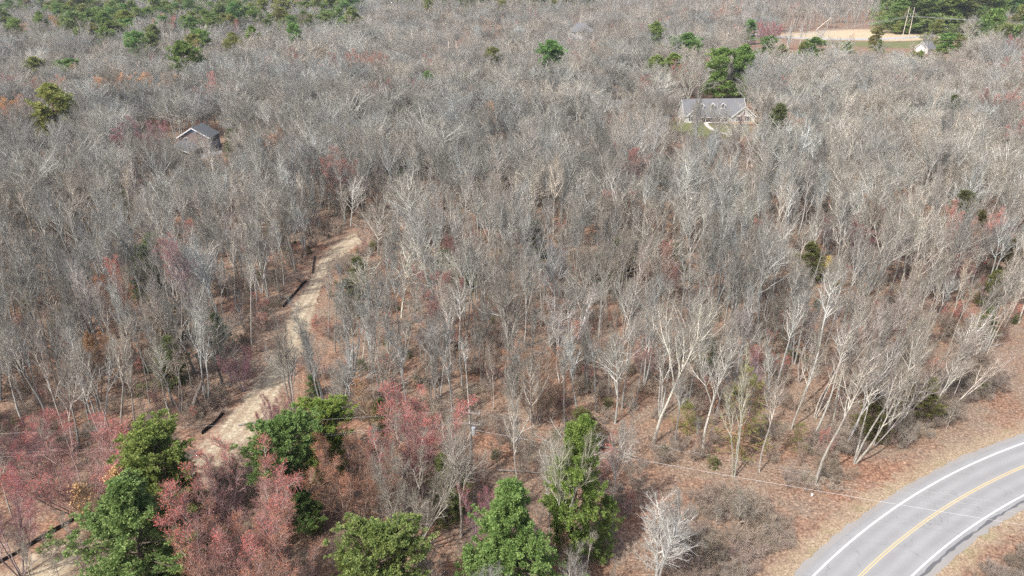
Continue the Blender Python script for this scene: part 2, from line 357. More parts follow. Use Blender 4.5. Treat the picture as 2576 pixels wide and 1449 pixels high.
def bare(seed, H=15.0, r=0.145, stems=1, spread=8, cb=0.5, n1=14, a1=38, l1=0.30, tap1=0.6, n2=8, a2=33, l2=0.44, n3=6, l3=0.45, n4=2, l4=0.5,
         wob=0.10, trop=0.13, tw=0.0085, bud=0, bsize=0.05, low=0, fork=0.0, lod=False, t2=0.15, tf=1.0):
    """leafless broadleaf tree -> (trunk Geo, crown Geo); n4=0 stops one level earlier"""
    R = np.random.default_rng(seed); T, C = Geo(), Geo()
    az = np.arange(stems) * 2.4 + R.uniform(0, 6); th = np.radians(spread) * R.uniform(0.5, 1.3, stems) if stems > 1 else np.array([np.radians(R.uniform(0, 3))])
    d = np.stack([np.cos(az) * np.sin(th), np.sin(az) * np.sin(th), np.cos(th)], -1)
    st = np.zeros((stems, 3)); st[:, :2] = d[:, :2] * (0.6 if 1 < stems < 6 else 0.5 if stems > 1 else 0); st[:, 2] = -0.3
    Ls = H * tf * np.where(np.arange(stems) == 0, 1.0, R.uniform(0.75, 1.0, stems)); K = 5 if lod else 9
    p0 = grow(R, st, d, Ls, K, wob * 0.45, 0.04 if stems > 1 else 0.02); r0 = r * R.uniform(0.8, 1.1, stems) / (stems ** 0.35)
    T.tube(R, p0, r0 * 1.1, r0 * 0.12, 4 if lod else 7, 0.0)
    if fork > 0 and stems == 1:       # codominant leader(s)
        s, dd, ln, pr = child(R, p0, Ls, r0, 2, cb * 0.75, cb * 1.05, 24, 5, fork, 0.1)
        p0b = grow(R, s, dd, ln, K, wob * 0.6, 0.12); T.tube(R, p0b, pr * 0.75, pr * 0.1, 4 if lod else 6, 0.12)
        sets = [(p0, Ls, r0, cb, n1), (p0b, ln, pr * 0.8, 0.25, max(5, int(n1 * 0.7)))]
    else: sets = [(p0, Ls, r0, cb, n1)]
    tw1 = tw * 2.1 if lod else tw
    for pp, LL, rr, c0, n_1 in sets:
        s, dd, ln, pr = child(R, pp, np.full(len(pp), H), rr, n_1, c0 / (tf if c0 == cb else 1), 0.99, a1, 9, l1, tap1)
        if low:
            s2, d2, ln2, pr2 = child(R, pp, np.full(len(pp), H), rr, low, 0.15, c0, 75, 12, l1 * 0.55, 0.1)
            s, dd, ln, pr = np.concatenate([s, s2]), np.concatenate([dd, d2]), np.concatenate([ln, ln2]), np.concatenate([pr, pr2])
        dd = unit(dd + UP * 0.05); p1 = grow(R, s, dd, ln, 4 if lod else 6, wob, trop); r1 = np.minimum(pr * 0.7, 0.013 * ln + 0.02) if lod else np.minimum(pr * 0.8, 0.0145 * ln + 0.021)
        C.tube(R, p1, r1, r1 * 0.25 + 0.004, 3 if lod else 4, 0.28)
        s, dd, ln, pr = child(R, p1, ln, r1, n2, t2, 1.0, a2, 12, l2, 0.45); p2 = grow(R, s, dd, ln, 3 if lod else 4, wob * 1.15, trop * 0.9)
        r2 = np.maximum(np.minimum(pr * 0.75, 0.034 if lod else 0.04), tw1 * 1.2); C.tube(R, p2, r2, r2 * 0.4, 3, 0.5)
        s, dd, ln, pr = child(R, p2, ln, r2, n3, 0.12, 1.0, 38, 14, l3, 0.35, 0.35)
        p3 = grow(R, s, dd, ln, 2 if n4 == 0 else 3, wob * 1.2, trop * 0.8); r3 = np.full(len(ln), tw1 * 1.15); C.tube(R, p3, r3, r3 * 0.55, 3, 0.78)
        last = p3
        if n4:
            s, dd, ln, pr = child(R, p3, ln, r3, n4, 0.1, 1.0, 36, 14, l4, 0.3, 0.3); p4 = grow(R, s, dd, ln, 2, wob * 1.2, trop * 0.7)
            r4 = np.full(len(ln), tw1 * 0.85); C.tube(R, p4, r4, r4 * 0.5, 3, 1.0); last = p4
        if bud: buds(R, C, last, bud, bsize)
    return T, C

def conifer(seed, H=15.0, r=0.2, cb=0.12, wid=0.22, shape='pine', whorl=0.75, per=5, subs=7, tuft=4, blades=8, size=0.30, lod=False):
    R = np.random.default_rng(seed); T, C = Geo(), Geo()
    p0 = grow(R, np.array([[0, 0, -0.3]]), np.array([[0, 0, 1.0]]), np.array([H]), 8, 0.02, 0.05); T.tube(R, p0, np.array([r]), np.array([r * 0.1]), 6, 0.0)
    nz = int(H * (1 - cb) / whorl); n = nz * per
    t = cb + (1 - cb) * (np.repeat(np.arange(nz), per) + R.uniform(0, 0.7, n)) / nz; t = np.clip(t, 0, 0.985)
    q = (t - cb) / (1 - cb)
    if shape == 'pine': prof = (0.55 + 0.9 * q) * (1 - q ** 2.2) ** 0.75 * (1 + 0.30 * np.sin(q * 9 + R.uniform(0, 6))); ang = np.radians(88 - 52 * q ** 1.5)
    elif shape == 'cone': prof = (1 - q) ** 0.62 * (0.85 + 0.35 * np.sin(q * 11 + R.uniform(0, 6))) + 0.06; ang = np.radians(90 - 48 * q)
    elif shape == 'spruce': prof = (1 - q) ** 0.85 + 0.05; ang = np.radians(102 - 40 * q)
    else: prof = (1 - q) ** 0.7 * (0.7 + 0.6 * q) + 0.05; ang = np.radians(84 - 30 * q)
    K = 8; x = t * K; i = np.minimum(x.astype(int), K - 1); f = (x - i)[:, None]; s = p0[0, i] * (1 - f) + p0[0, i + 1] * f
    az = R.uniform(0, 6.283, n); lump = 1 + 0.28 * np.sin(az * 2 + q * 5 + R.uniform(0, 6))
    ln = np.maximum(H * wid * prof * lump * R.uniform(0.6, 1.15, n), 0.3)
    d = np.stack([np.cos(az) * np.sin(ang), np.sin(az) * np.sin(ang), np.cos(ang)], -1)
    p1 = grow(R, s, d, ln, 4, 0.07, 0.05 if shape == 'pine' else (-0.03 if shape == 'hemlock' else 0.03))
    r1 = 0.012 * ln + 0.012; C.tube(R, p1, r1, r1 * 0.3, 3, 0.1, 0)
    s, dd, ln2, pr = child(R, p1, ln, r1, subs, 0.25, 1.0, 52, 12, 0.36, 0.55, 0.3); dd[:, 2] = dd[:, 2] * 0.5 + (0.22 if shape in ('pine', 'cone') else 0.0)
    p2 = grow(R, s, unit(dd), ln2, 2, 0.08, 0.05); C.tube(R, p2, np.full(len(s), 0.012), np.full(len(s), 0.006), 3, 0.1, 0)
    # needle tufts
    N = len(p2); tt = R.uniform(0.25, 1.05, (N, tuft))[..., None]; c = (p2[:, :1] + (p2[:, -1:] - p2[:, :1]) * tt).reshape(-1, 3)
    outw = unit(np.repeat(p2[:, -1] - p2[:, 0], tuft, 0)); c = c + R.normal(0, size * 0.3, c.shape); m = len(c)
    bd = R.normal(0, 1, (m, blades, 3)); bd = unit(bd + outw[:, None] * 0.9 + UP * (0.55 if shape in ('pine', 'cone') else 0.1))
    if shape not in ('pine', 'cone'): bd[..., 2] *= 0.45; bd = unit(bd)
    L = size * R.uniform(0.7, 1.3, (m, blades, 1)); sd = unit(np.cross(bd, R.normal(0, 1, bd.shape))) * L * 0.15
    tip = c[:, None] + bd * L; root = c[:, None] + bd * L * 0.05
    V = np.stack([root, tip - bd * L * 0.25 + sd, tip - bd * L * 0.15 - sd], 2)
    tr = np.clip(R.uniform(0.0, 1.0, m) * 0.75 + 0.25 * np.repeat(R.uniform(0, 1, N), tuft), 0, 1)
    C.tris(V.reshape(-1, 3, 3), np.repeat(tr, blades), 1.0, 1)
    return T, C

def both(T, C):
    g = Geo(); 
    for a in (T, C):
        for V in a.V: g.V.append(V)
        for Q in a.Q: g.Q.append(Q + g.n)
        for Q in a.T: g.T.append(Q + g.n)
        g.lev += a.lev; g.rnd += a.rnd; g.tm += a.tm; g.qm += a.qm; g.n += a.n
    return g

# kinds of tree, each with a few grown examples; (trunk mesh, crown mesh, height, looks)
PROTO = {}
def proto(kind, T, C, H, mats, look, lk=None):
    PROTO.setdefault(kind, []).append((T.mesh(kind + '_trunk', mats[:1]), C.mesh(kind + '_crown', mats), H, look, (T, C, mats)))
# grey forest trees
forms = [
    dict(H=15, cb=0.55, n1=13, a1=27, l1=0.27, wob=0.08, trop=0.16, look='straight with a narrow upswept crown'),
    dict(H=15, cb=0.45, n1=15, a1=34, l1=0.31, wob=0.10, trop=0.16, look='tall with a broad rounded crown'),
    dict(H=14, cb=0.48, n1=11, a1=27, l1=0.32, fork=0.55, wob=0.09, trop=0.15, look='forked trunk and a spreading vase crown'),
    dict(H=14, stems=3, spread=9, cb=0.48, n1=8, a1=26, l1=0.24, wob=0.08, trop=0.15, look='clump of three stems from one base'),
    dict(H=16, cb=0.64, n1=10, a1=30, l1=0.22, r=0.13, wob=0.09, look='slender pole with a small high crown'),
    dict(H=15, cb=0.38, n1=11, a1=44, l1=0.33, wob=0.15, r=0.17, fork=0.5, trop=0.07, n4=2, mat='bark_oak', look='crooked oak limbs spreading wide and pale'),
    dict(H=14, cb=0.40, n1=10, a1=46, l1=0.35, wob=0.17, r=0.18, trop=0.07, fork=0.45, n4=2, mat='bark_oak', look='heavy twisting limbs and a wide open crown'),
    dict(H=13, stems=2, spread=8, cb=0.45, n1=11, a1=28, l1=0.28, wob=0.08, trop=0.15, look='twin stems with dense fine twigs'),
    dict(H=15, cb=0.58, n1=8, a1=30, l1=0.20, r=0.11, wob=0.08, look='thin trunk with few short branches'),
    dict(H=15, cb=0.28, tf=0.72, n1=20, a1=44, l1=0.42, tap1=0.3, wob=0.10, trop=0.07, r=0.18, t2=0.38, l2=0.34, n2=9, look='big domed crown of fanning limbs'),
    dict(H=14, cb=0.26, tf=0.70, n1=16, a1=48, l1=0.42, tap1=0.3, wob=0.12, trop=0.07, r=0.18, t2=0.38, l2=0.34, n2=9, stems=2, spread=7, look='wide round crown on twin stems'),
    dict(H=15, cb=0.32, tf=0.75, n1=16, a1=42, l1=0.40, tap1=0.3, wob=0.13, trop=0.06, r=0.2, t2=0.35, l2=0.36, n2=9, fork=0.5, mat='bark_oak', look='forking trunk below a wide dome'),
    dict(H=11, stems=11, spread=23, cb=0.3, n1=8, a1=22, l1=0.20, r=0.17, n2=7, n3=6, n4=2, wob=0.06, trop=0.05, look='many stems fanning up from one base'),
]
for i, f in enumerate(forms):
    f = dict(f); look = f.pop('look'); mt = f.pop('mat', 'bark')
    T, C = bare(100 + i, **f); proto('bare_tree', T, C, f['H'], [M[mt]], look)
for i, f in enumerate([dict(H=13, stems=3, spread=11, cb=0.4, n1=8, a1=27, l1=0.22, r=0.11, n2=7, n3=5, n4=3, wob=0.11, look='three slim white stems'),
                       dict(H=13, stems=1, cb=0.42, n1=13, a1=30, l1=0.25, r=0.12, n2=7, n3=5, n4=3, fork=0.5, look='one white trunk that forks'),
                       dict(H=12, stems=2, spread=13, cb=0.45, n1=9, a1=32, l1=0.24, r=0.12, n2=6, n3=5, n4=3, wob=0.14, look='two white stems leaning apart')]):
    look = f.pop('look'); T, C = bare(200 + i, **f); proto('white_birch', T, C, f['H'], [M['birch']], look)
T, C = bare(230, H=12, cb=0.2, n1=26, a1=50, l1=0.38, tap1=0.62, r=0.22, n2=8, n3=6, n4=0, tw=0.0085, wob=0.07, trop=0.10, fork=0.6, a2=40); proto('bleached_tree', T, C, 13, [M['bark_white']], 'bone white')
for i, f in enumerate([dict(H=11, stems=13, spread=25, cb=0.3, n1=9, a1=23, l1=0.21, r=0.17, n3=6, n4=2, wob=0.06, trop=0.05, bud=2, bsize=0.033, look='many stems fanning into a round crown'),
                       dict(H=12, stems=7, spread=18, cb=0.3, n1=10, a1=24, l1=0.23, r=0.15, n4=2, wob=0.08, trop=0.12, bud=2, bsize=0.033, look='several stems under an egg shaped crown'),
                       dict(H=14, stems=1, cb=0.4, n1=16, a1=36, l1=0.27, r=0.15, n4=2, bud=2, bsize=0.033, wob=0.10, look='a single trunk')]):
    look = f.pop('look')
    for kind, mt in (('red_maple', 'maple'), ('orange_maple', 'maple_orange')):
        T, C = bare(300 + i, **f); proto(kind, T, C, f['H'], [M[mt]], look)
T, C = bare(330, H=7, stems=3, spread=12, cb=0.15, n1=13, a1=45, l1=0.28, r=0.07, n2=7, n3=6, n4=2, bud=2, bsize=0.075); proto('beech_tree', T, C, 7, [M['tan_leaf']], 'dry tan leaves')
for i, f in enumerate([dict(H=5, stems=1, cb=0.25, n1=12, a1=45, l1=0.28, r=0.045, n2=6, n3=5, n4=2, tw=0.009, look='thin'), dict(H=5, stems=4, spread=20, cb=0.15, n1=9, a1=32, l1=0.27, r=0.05, n2=6, n3=5, n4=2, tw=0.009, look='many stemmed')]):
    look = f.pop('look'); T, C = bare(350 + i, **f); proto('sapling', T, C, 5, [M['bark']], look)
for i, f in enumerate([dict(H=15, cb=0.10, wid=0.23, whorl=0.55, per=6, subs=8, tuft=7, blades=15, size=0.25), dict(H=14, cb=0.06, wid=0.27, whorl=0.5, per=6, subs=8, tuft=7, blades=15, size=0.26),
                       dict(H=16, cb=0.22, wid=0.20, whorl=0.6, per=6, subs=8, tuft=7, blades=15, size=0.25)]):
    T, C = conifer(400 + i, **f); proto('white_pine', T, C, f['H'], [M['wood_bark'], M['needle']], '')
for i, f in enumerate([dict(H=14, cb=0.10, wid=0.27, shape='cone', whorl=0.8, per=6, subs=6, tuft=4, blades=8, size=0.45), dict(H=13, cb=0.05, wid=0.30, shape='cone', whorl=0.8, per=6, subs=6, tuft=4, blades=8, size=0.48), dict(H=14, cb=0.15, wid=0.24, whorl=0.8, per=6, subs=6, tuft=4, blades=8, size=0.46)]):
    T, C = conifer(430 + i, **f); proto('distant_pine', T, C, f['H'], [M['wood_bark'], M['needle']], '')
for i, f in enumerate([dict(H=15, cb=0.04, wid=0.21, shape='spruce', whorl=0.75, per=7, subs=7, tuft=3, blades=7, size=0.45, r=0.2), ]):
    T, C = conifer(450 + i, **f); proto('spruce_tree', T, C, f['H'], [M['wood_bark'], M['hemlock']], '')
for i, f in enumerate([dict(H=9, cb=0.04, wid=0.27, shape='hemlock', whorl=0.5, per=5, subs=6, tuft=4, blades=6, size=0.27, r=0.1), dict(H=9, cb=0.04, wid=0.36, shape='hemlock', whorl=0.6, per=5, subs=5, tuft=2, blades=5, size=0.20, r=0.08)]):
    T, C = conifer(470 + i, **f); proto('hemlock_tree', T, C, f['H'], [M['wood_bark'], M['hemlock']], '')

# ------------------------------------------------------------------ ground, roads, tracks
rng = np.random.default_rng(7); rnd = random.Random(7)
def axis(lo, hi, near, far, step):
    a = [0.0]; s = step
    while a[-1] < hi: a.append(a[-1] + s); s = step if a[-1] < near else s * 1.12
    b = [0.0]; s = step
    while b[-1] > lo: b.append(b[-1] - s); s = step if b[-1] > -near else s * 1.12
    return np.array(b[:0:-1] + a)
gx = axis(-6000, 6000, 120, 0, 8.0); gy = axis(-6000, 9000, 250, 0, 8.0)
X, Y = np.meshgrid(gx, gy); V = np.stack([X.ravel(), Y.ravel(), np.zeros(X.size)], -1)
nx, ny = len(gx), len(gy); i = (np.arange(ny - 1)[:, None] * nx + np.arange(nx - 1)[None]).ravel()
link('ground', np_mesh('ground', V, None, np.stack([i, i + 1, i + nx + 1, i + nx], -1), [M['ground']]), kind='structure', label='forest floor of rust brown fallen leaves')

def strip(name, left, right, z, mat, prof=(0, 0.5, 1, 1, 1, 0.5, 0), jit=0.0, across=False, **k):
    """sheet between two equally long edge lines; prof is the inner value across it"""
    L, Rr = np.array(left, float), np.array(right, float); n, m = len(L), len(prof)
    w = np.linspace(0, 1, m)[None, :, None]; pts = L[:, None, :2] * (1 - w) + Rr[:, None, :2] * w
    if jit: pts[:, [0, -1]] += rng.normal(0, jit, (n, 2, 2))
    V = np.concatenate([pts.reshape(-1, 2), np.full((n * m, 1), z)], 1)
    i = (np.arange(n - 1)[:, None] * m + np.arange(m - 1)[None]).ravel()
    wd = np.linalg.norm(Rr - L, axis=1)[:, None] * np.linspace(0, 1, m)[None]
    me = np_mesh(name, V, None, np.stack([i, i + 1, i + m + 1, i + m], -1)[:, ::-1], [mat], None, {'inner': np.tile(prof, n), 'across': wd.ravel(), 'unit': np.tile(np.linspace(0, 1, m), n)})
    if me.polygons[0].normal.z < 0: me.flip_normals()
    return link(name, me, kind='structure', **k)
def resample(pts, n):
    p = np.array([[a[0], a[1]] for a in pts], float)
    for _ in range(2):                                    # round the corners
        q = [p[0]]
        for a, b in zip(p[:-1], p[1:]): q += [a * 0.75 + b * 0.25, a * 0.25 + b * 0.75]
        p = np.array(q + [p[-1]])
    d = np.r_[0, np.cumsum(np.linalg.norm(np.diff(p, axis=0), axis=1))]; t = np.linspace(0, d[-1], n)
    return np.stack([np.interp(t, d, p[:, 0]), np.interp(t, d, p[:, 1])], -1)
RC = np.array([112.3, -45.7]); RR = 124.5
def arc(r, a0=math.radians(70), a1=math.radians(205), n=180, wob=0.0):
    a = np.linspace(a0, a1, n); rr = r + (rng.normal(0, wob, n) if wob else 0)
    return np.stack([RC[0] + rr * np.cos(a), RC[1] + rr * np.sin(a)], -1)
U2 = (1, 1)
strip('grass_verge', arc(RR + 7.8, wob=0.3, n=260), arc(RR + 4.2, n=260), 0.012, M['verge'], (0, 0.25, 0.7, 1), label='dry straw coloured grass strip outside the road bend')
strip('grass_verge', arc(RR - 7.2, wob=0.3, n=260), arc(RR - 4.2, n=260), 0.012, M['verge'], (0, 0.35, 0.8, 1), label='dry straw coloured grass strip inside the road bend')
strip('road_shoulder', arc(RR + 4.35, wob=0.09, n=420), arc(RR + 3.6, n=420), 0.02, M['shoulder'], U2)
strip('road_shoulder', arc(RR - 3.6, n=420), arc(RR - 4.4, wob=0.09, n=420), 0.02, M['shoulder'], U2)
strip('road', arc(RR + 3.8, wob=0.02, n=420), arc(RR - 3.85, wob=0.02, n=420), 0.03, M['asphalt'], tuple([1] * 9), label='grey two lane asphalt road curving away')
strip('tar_seam', arc(RR - 3.55, wob=0.05, n=420), arc(RR - 3.82, wob=0.06, n=420), 0.035, M['tar'], U2)
for nm, r0, wd, mt in (('white_edge_line', 2.95, 0.17, 'white_line'), ('white_edge_line', -3.1, 0.15, 'white_line'), ('yellow_centre_line', 0.11, 0.10, 'yellow_line'), ('yellow_centre_line', -0.11, 0.10, 'yellow_line')):
    strip(nm, arc(RR + r0 + wd / 2), arc(RR + r0 - wd / 2), 0.036, M[mt], U2)

TL = [P(*a) for a in [(-420, 1600), (-180, 1500), (0, 1422), (130, 1347), (225, 1292), (380, 1185), (510, 1094), (566, 1038), (625, 955), (690, 870), (724, 768), (772, 712), (790, 665), (812, 628), (850, 602), (890, 580)]]
TR = [P(*a) for a in [(-60, 1700), (140, 1540), (290, 1440), (380, 1360), (440, 1290), (530, 1222), (622, 1140), (690, 1055), (738, 948), (788, 862), (800, 772), (818, 705), (850, 668), (880, 640), (915, 615)]]
tl, tr_ = resample(TL, 160), resample(TR, 160)
strip('sandy_track', tl, tr_, 0.015, M['sand'], (0, 0.35, 0.8, 1, 1, 1, 0.8, 0.35, 0), jit=0.25, label='pale sandy track climbing through the trees')
TC = (tl + tr_) / 2

def patch(name, px, z, mat, n=64, **k):
    """flat patch with a wavy rim from picture corners"""
    c = np.array([P(*a)[:2] for a in px]); cl = np.vstack([c, c[:1]]); r = resample(cl, n + 1)[:-1]; ctr = c.mean(0)
    rings = [(1.0, 0), (0.9, 0.4), (0.72, 0.9), (0.4, 1), (0.02, 1)]; V = []; inn = []
    sz = np.linalg.norm(r - ctr, axis=1).mean()
    for s, v in rings:
        q = ctr + (r - ctr) * s
        if s == 1.0: q = q + rng.normal(0, 0.03 * sz, q.shape)
        V.append(q); inn += [v] * n
    V = np.concatenate(V); V = np.concatenate([V, np.full((len(V), 1), z)], 1); Q = []
    for a in range(len(rings) - 1):
        j = np.arange(n); Q.append(np.stack([a * n + j, a * n + (j + 1) % n, (a + 1) * n + (j + 1) % n, (a + 1) * n + j], -1))
    me = np_mesh(name, V, None, np.concatenate(Q), [mat], None, {'inner': np.array(inn, float)})
    if me.polygons[0].normal.z < 0: me.flip_normals()
    return link(name, me, kind='structure', **k)
FIELD = [(1905, 88), (1990, 80), (2080, 74), (2180, 70), (2260, 76), (2290, 84), (2420, 92), (2430, 99), (2290, 108), (2200, 104), (2050, 103), (1960, 99)]
patch('field', FIELD, 0.008, M['field'], label='straw coloured field beside the far road')
LAWN1 = [(1990, 100), (2100, 103), (2170, 104), (2280, 105), (2400, 96), (2440, 100), (2380, 122), (2280, 125), (2120, 118), (2000, 112)]
patch('lawn', LAWN1, 0.012, M['lawn'], label='green lawn below the far road')
LAWN2 = [(1670, 300), (1760, 300), (1890, 305), (1915, 330), (1870, 352), (1780, 352), (1700, 345), (1665, 320)]
patch('lawn', LAWN2, 0.012, M['lawn'], label='lawn in front of the dormered house')
YARD = [(355, 352), (400, 345), (440, 362), (450, 390), (410, 408), (360, 400)]
patch('yard', YARD, 0.012, M['yard'], label='straw coloured yard beside the blue house')
DRV = [(420, 372), (500, 378), (560, 365), (580, 380), (520, 402), (430, 410)]
patch('driveway', DRV, 0.016, M['drive'], label='grey driveway by the blue house')
SANDP = [(1545, 232), (1610, 226), (1625, 240), (1560, 250)]
patch('sand_patch', SANDP, 0.012, M['yard'], label='bare sandy patch behind the white shed')
BANK = [(1690, 1190), (1780, 1200), (1950, 1265), (1930, 1330), (1800, 1300), (1700, 1250)]
BR = resample([P(*a) for a in [(1820, 84), (1890, 85), (1960, 93), (2060, 98), (2180, 99), (2290, 95), (2400, 87), (2480, 82), (2600, 76), (2800, 60)]], 90)
def offset(line, d):
    t = np.gradient(line, axis=0); t /= np.linalg.norm(t, axis=1, keepdims=True); return line + np.stack([-t[:, 1], t[:, 0]], -1) * d
strip('far_road', offset(BR, 4.5), offset(BR, -4.5), 0.03, M['backroad'], U2, label='pale far road crossing the clearing')
P2 = resample([P(*a) for a in [(1060, 84), (1110, 85), (1150, 88), (1185, 95), (1215, 105), (1260, 108)]], 40)
strip('dirt_path', offset(P2, 2.6), offset(P2, -2.6), 0.02, M['field'], (0.4, 1, 1, 0.4), label='pale dirt lane between the far trees')
P3 = resample([P(*a) for a in [(20, 112), (50, 95), (75, 78), (100, 66), (140, 58)]], 40)
strip('dirt_path', offset(P3, 6), offset(P3, -6), 0.02, M['drive'], (0.3, 1, 1, 0.3), label='grey lane near the far houses')

# ------------------------------------------------------------------ silt fences beside the track
def silt_fence(pts, label):
    p = [P(*a) for a in pts]; r = resample(p, max(6, int(sum((b - a).length for a, b in zip(p[:-1], p[1:])) / 1.5)))
    root = empty('silt_fence', (r[0][0], r[0][1], 0), label=label, cat='silt fence', group='black silt fences along the sandy track')
    b = MB(); n = len(r); o = r[0]; r = r - o
    for k in range(n - 1):
        a, c = Vector((*r[k], 0)), Vector((*r[k + 1], 0)); h0, h1 = 0.5 + 0.1 * math.sin(k * 1.7), 0.5 + 0.1 * math.sin((k + 1) * 1.7)
        s = (c - a).cross(Vector((0, 0, 1))).normalized() * 0.02; u = Vector((0, 0, 1))
        b.add([a - s, c - s, c - s + u * h1, a - s + u * h0, a + s, c + s, c + s + u * h1, a + s + u * h0], [(0, 1, 2, 3), (7, 6, 5, 4), (3, 2, 6, 7), (0, 4, 5, 1)])
    b.build('fabric', M['fabric'], root)
    for k in range(0, n, 2):
        MB().box(r[k][0] - 0.03, r[k][1] + 0.03, -0.1, r[k][0] + 0.03, r[k][1] + 0.09, 0.8).build('stake', M['wood'], root)
silt_fence([(-120, 1475), (0, 1420), (130, 1343), (225, 1288)], 'long black silt fence along the lowest stretch of sandy track')
silt_fence([(508, 1094), (540, 1068), (566, 1036)], 'short black silt fence beside the twin pines on the track edge')
silt_fence([(712, 774), (740, 742), (771, 708)], 'black silt fence curving along the middle of the sandy track')
silt_fence([(786, 690), (788, 668), (792, 645)], 'small black silt fence at the bend of the sandy track')

# ------------------------------------------------------------------ houses
def window(par, x, y, z, w, h, nx=0, shutters=True, ny=-1):
    """window on a wall facing -y (local) with frame, pane and shutters"""
    fr = MB(); t = 0.12; y0, y1 = y - 0.07, y + 0.02
    fr.box(x - w/2 - t, y0, z - t, x + w/2 + t, y1, z); fr.box(x - w/2 - t, y0, z + h, x + w/2 + t, y1, z + h + t)
    fr.box(x - w/2 - t, y0, z, x - w/2, y1, z + h); fr.box(x + w/2, y0, z, x + w/2 + t, y1, z + h); fr.box(x - w/2, y0 + 0.02, z + h/2 - 0.03, x + w/2, y1, z + h/2 + 0.03)
    f = fr.build('window', M['trim'], par)
    MB().box(x - w/2, y - 0.02, z, x + w/2, y + 0.01, z + h).build('pane', M['glass'], f)
    if shutters:
        for s in (-1, 1):
            c = x + s * (w/2 + t + 0.24); MB().box(c - 0.21, y - 0.05, z - 0.05, c + 0.21, y + 0.02, z + h + 0.05).build('shutter', M['dark'], par)
def gable_roof_x(par, x0, x1, y0, y1, ze, zr, mat, ov=0.45, th=0.16, trim=True):
    """ridge along x"""
    ym = (y0 + y1) / 2; k = (zr - ze) / (ym - y0); e = ze - k * ov
    b = MB(); b.slab([(x0 - ov, y0 - ov, e), (x1 + ov, y0 - ov, e), (x1 + ov, ym, zr), (x0 - ov, ym, zr)], th)
    b.slab([(x0 - ov, ym, zr), (x1 + ov, ym, zr), (x1 + ov, y1 + ov, e), (x0 - ov, y1 + ov, e)], th)
    r = b.build('roof', mat, par)
    if trim:
        t = MB()
        for xe in (x0 - ov - 0.06, x1 + ov + 0.06):
            t.beam((xe, y0 - ov, e - 0.12), (xe, ym, zr - 0.12), 0.1, 0.32); t.beam((xe, y1 + ov, e - 0.12), (xe, ym, zr - 0.12), 0.1, 0.32)
        t.box(x0 - ov, y0 - ov - 0.08, e - 0.3, x1 + ov, y0 - ov - 0.003, e + 0.02)
        t.build('fascia', M['trim'], r)
    return r
def gable_roof_y(par, x0, x1, y0, y1, ze, zr, mat, ov=0.4, th=0.16, front=True):
    """ridge along y, gable facing -y"""
    xm = (x0 + x1) / 2; k = (zr - ze) / (xm - x0); e = ze - k * ov; f = y0 - ov
    b = MB(); b.slab([(x0 - ov, y1, e), (x0 - ov, f, e), (xm, f, zr), (xm, y1, zr)], th); b.slab([(xm, y1, zr), (xm, f, zr), (x1 + ov, f, e), (x1 + ov, y1, e)], th)
    r = b.build('roof', mat, par)
    t = MB(); t.beam((x0 - ov, f - 0.06, e - 0.1), (xm, f - 0.06, zr - 0.1), 0.1, 0.32); t.beam((x1 + ov, f - 0.06, e - 0.1), (xm, f - 0.06, zr - 0.1), 0.1, 0.32)
    t.build('fascia', M['trim'], r); return r
def wall_x(b, x0, x1, y0, y1, ze, zr):
    """body with gable ends at x0 and x1"""
    ym = (y0 + y1) / 2; v = [(x, y, z) for x in (x0, x1) for (y, z) in ((y0, 0), (y1, 0), (y1, ze), (ym, zr), (y0, ze))]
    return b.add(v, [(0, 4, 3, 2, 1), (5, 6, 7, 8, 9), (0, 5, 9, 4), (1, 2, 7, 6), (0, 1, 6, 5)])
def wall_y(b, x0, x1, y0, y1, ze, zr):
    xm = (x0 + x1) / 2; v = [(x, y, z) for y in (y0, y1) for (x, z) in ((x0, 0), (x1, 0), (x1, ze), (xm, zr), (x0, ze))]
    return b.add(v, [(0, 1, 2, 3, 4), (9, 8, 7, 6, 5), (0, 4, 9, 5), (1, 6, 7, 2), (0, 5, 6, 1)])

# long pale house with three dormers
c = P(1786, 307); H1 = empty('dormered_house', (c.x, c.y, 0), math.radians(4), label='long pale grey house with three dormers and a projecting garage gable', cat='house')
wall_x(MB(), -9.5, 13.0, 0, 9.5, 2.9, 7.6).build('wall', M['siding_grey'], H1)
gable_roof_x(H1, -9.5, 13.0, 0, 9.5, 2.9, 7.6, M['shingle'])
wall_y(MB(), 6.4, 14.8, -4.5, 4.0, 3.0, 6.4).build('wall', M['siding_grey'], H1)
gable_roof_y(H1, 6.4, 14.8, -4.5, 4.0, 3.0, 6.4, M['shingle'])
MB().box(6.2, -4.62, -0.1, 15.0, -4.505, 0.9).build('stone_base', M['stone'], H1); MB().box(6.28, -4.5, -0.1, 6.39, 0, 0.9).build('stone_base', M['stone'], H1)
MB().box(6.2, -4.66, 2.85, 15.1, -4.51, 3.1).build('gable_trim', M['trim'], H1)
window(H1, 9.0, -4.52, 1.2, 0.95, 1.4); window(H1, 12.3, -4.52, 1.2, 0.95, 1.4); window(H1, 10.6, -4.52, 3.8, 0.5, 1.2, shutters=False)
wall_y(MB(), -9.0, -5.2, -1.2, 3.0, 2.9, 4.8).build('wall', M['siding_grey'], H1); gable_roof_y(H1, -9.0, -5.2, -1.2, 3.0, 2.9, 4.8, M['shingle'], 0.35)
window(H1, -7.1, -1.22, 0.9, 1.3, 1.4)
for x in (-3.6, 1.2, 3.6): window(H1, x, -0.02, 0.9, 0.95, 1.5)
d = MB().box(-1.6, -0.08, 0.15, -0.6, 0.0, 2.3).build('door', M['stone'], H1); MB().box(-0.78, -0.13, 1.1, -0.7, -0.085, 1.2).build('handle', M['metal'], d)
pr = MB().slab([(-4.6, -1.9, 2.2), (6.2, -1.9, 2.2), (6.2, -0.42, 2.62), (-4.6, -0.42, 2.62)], 0.12).build('porch_roof', M['shingle'], H1)
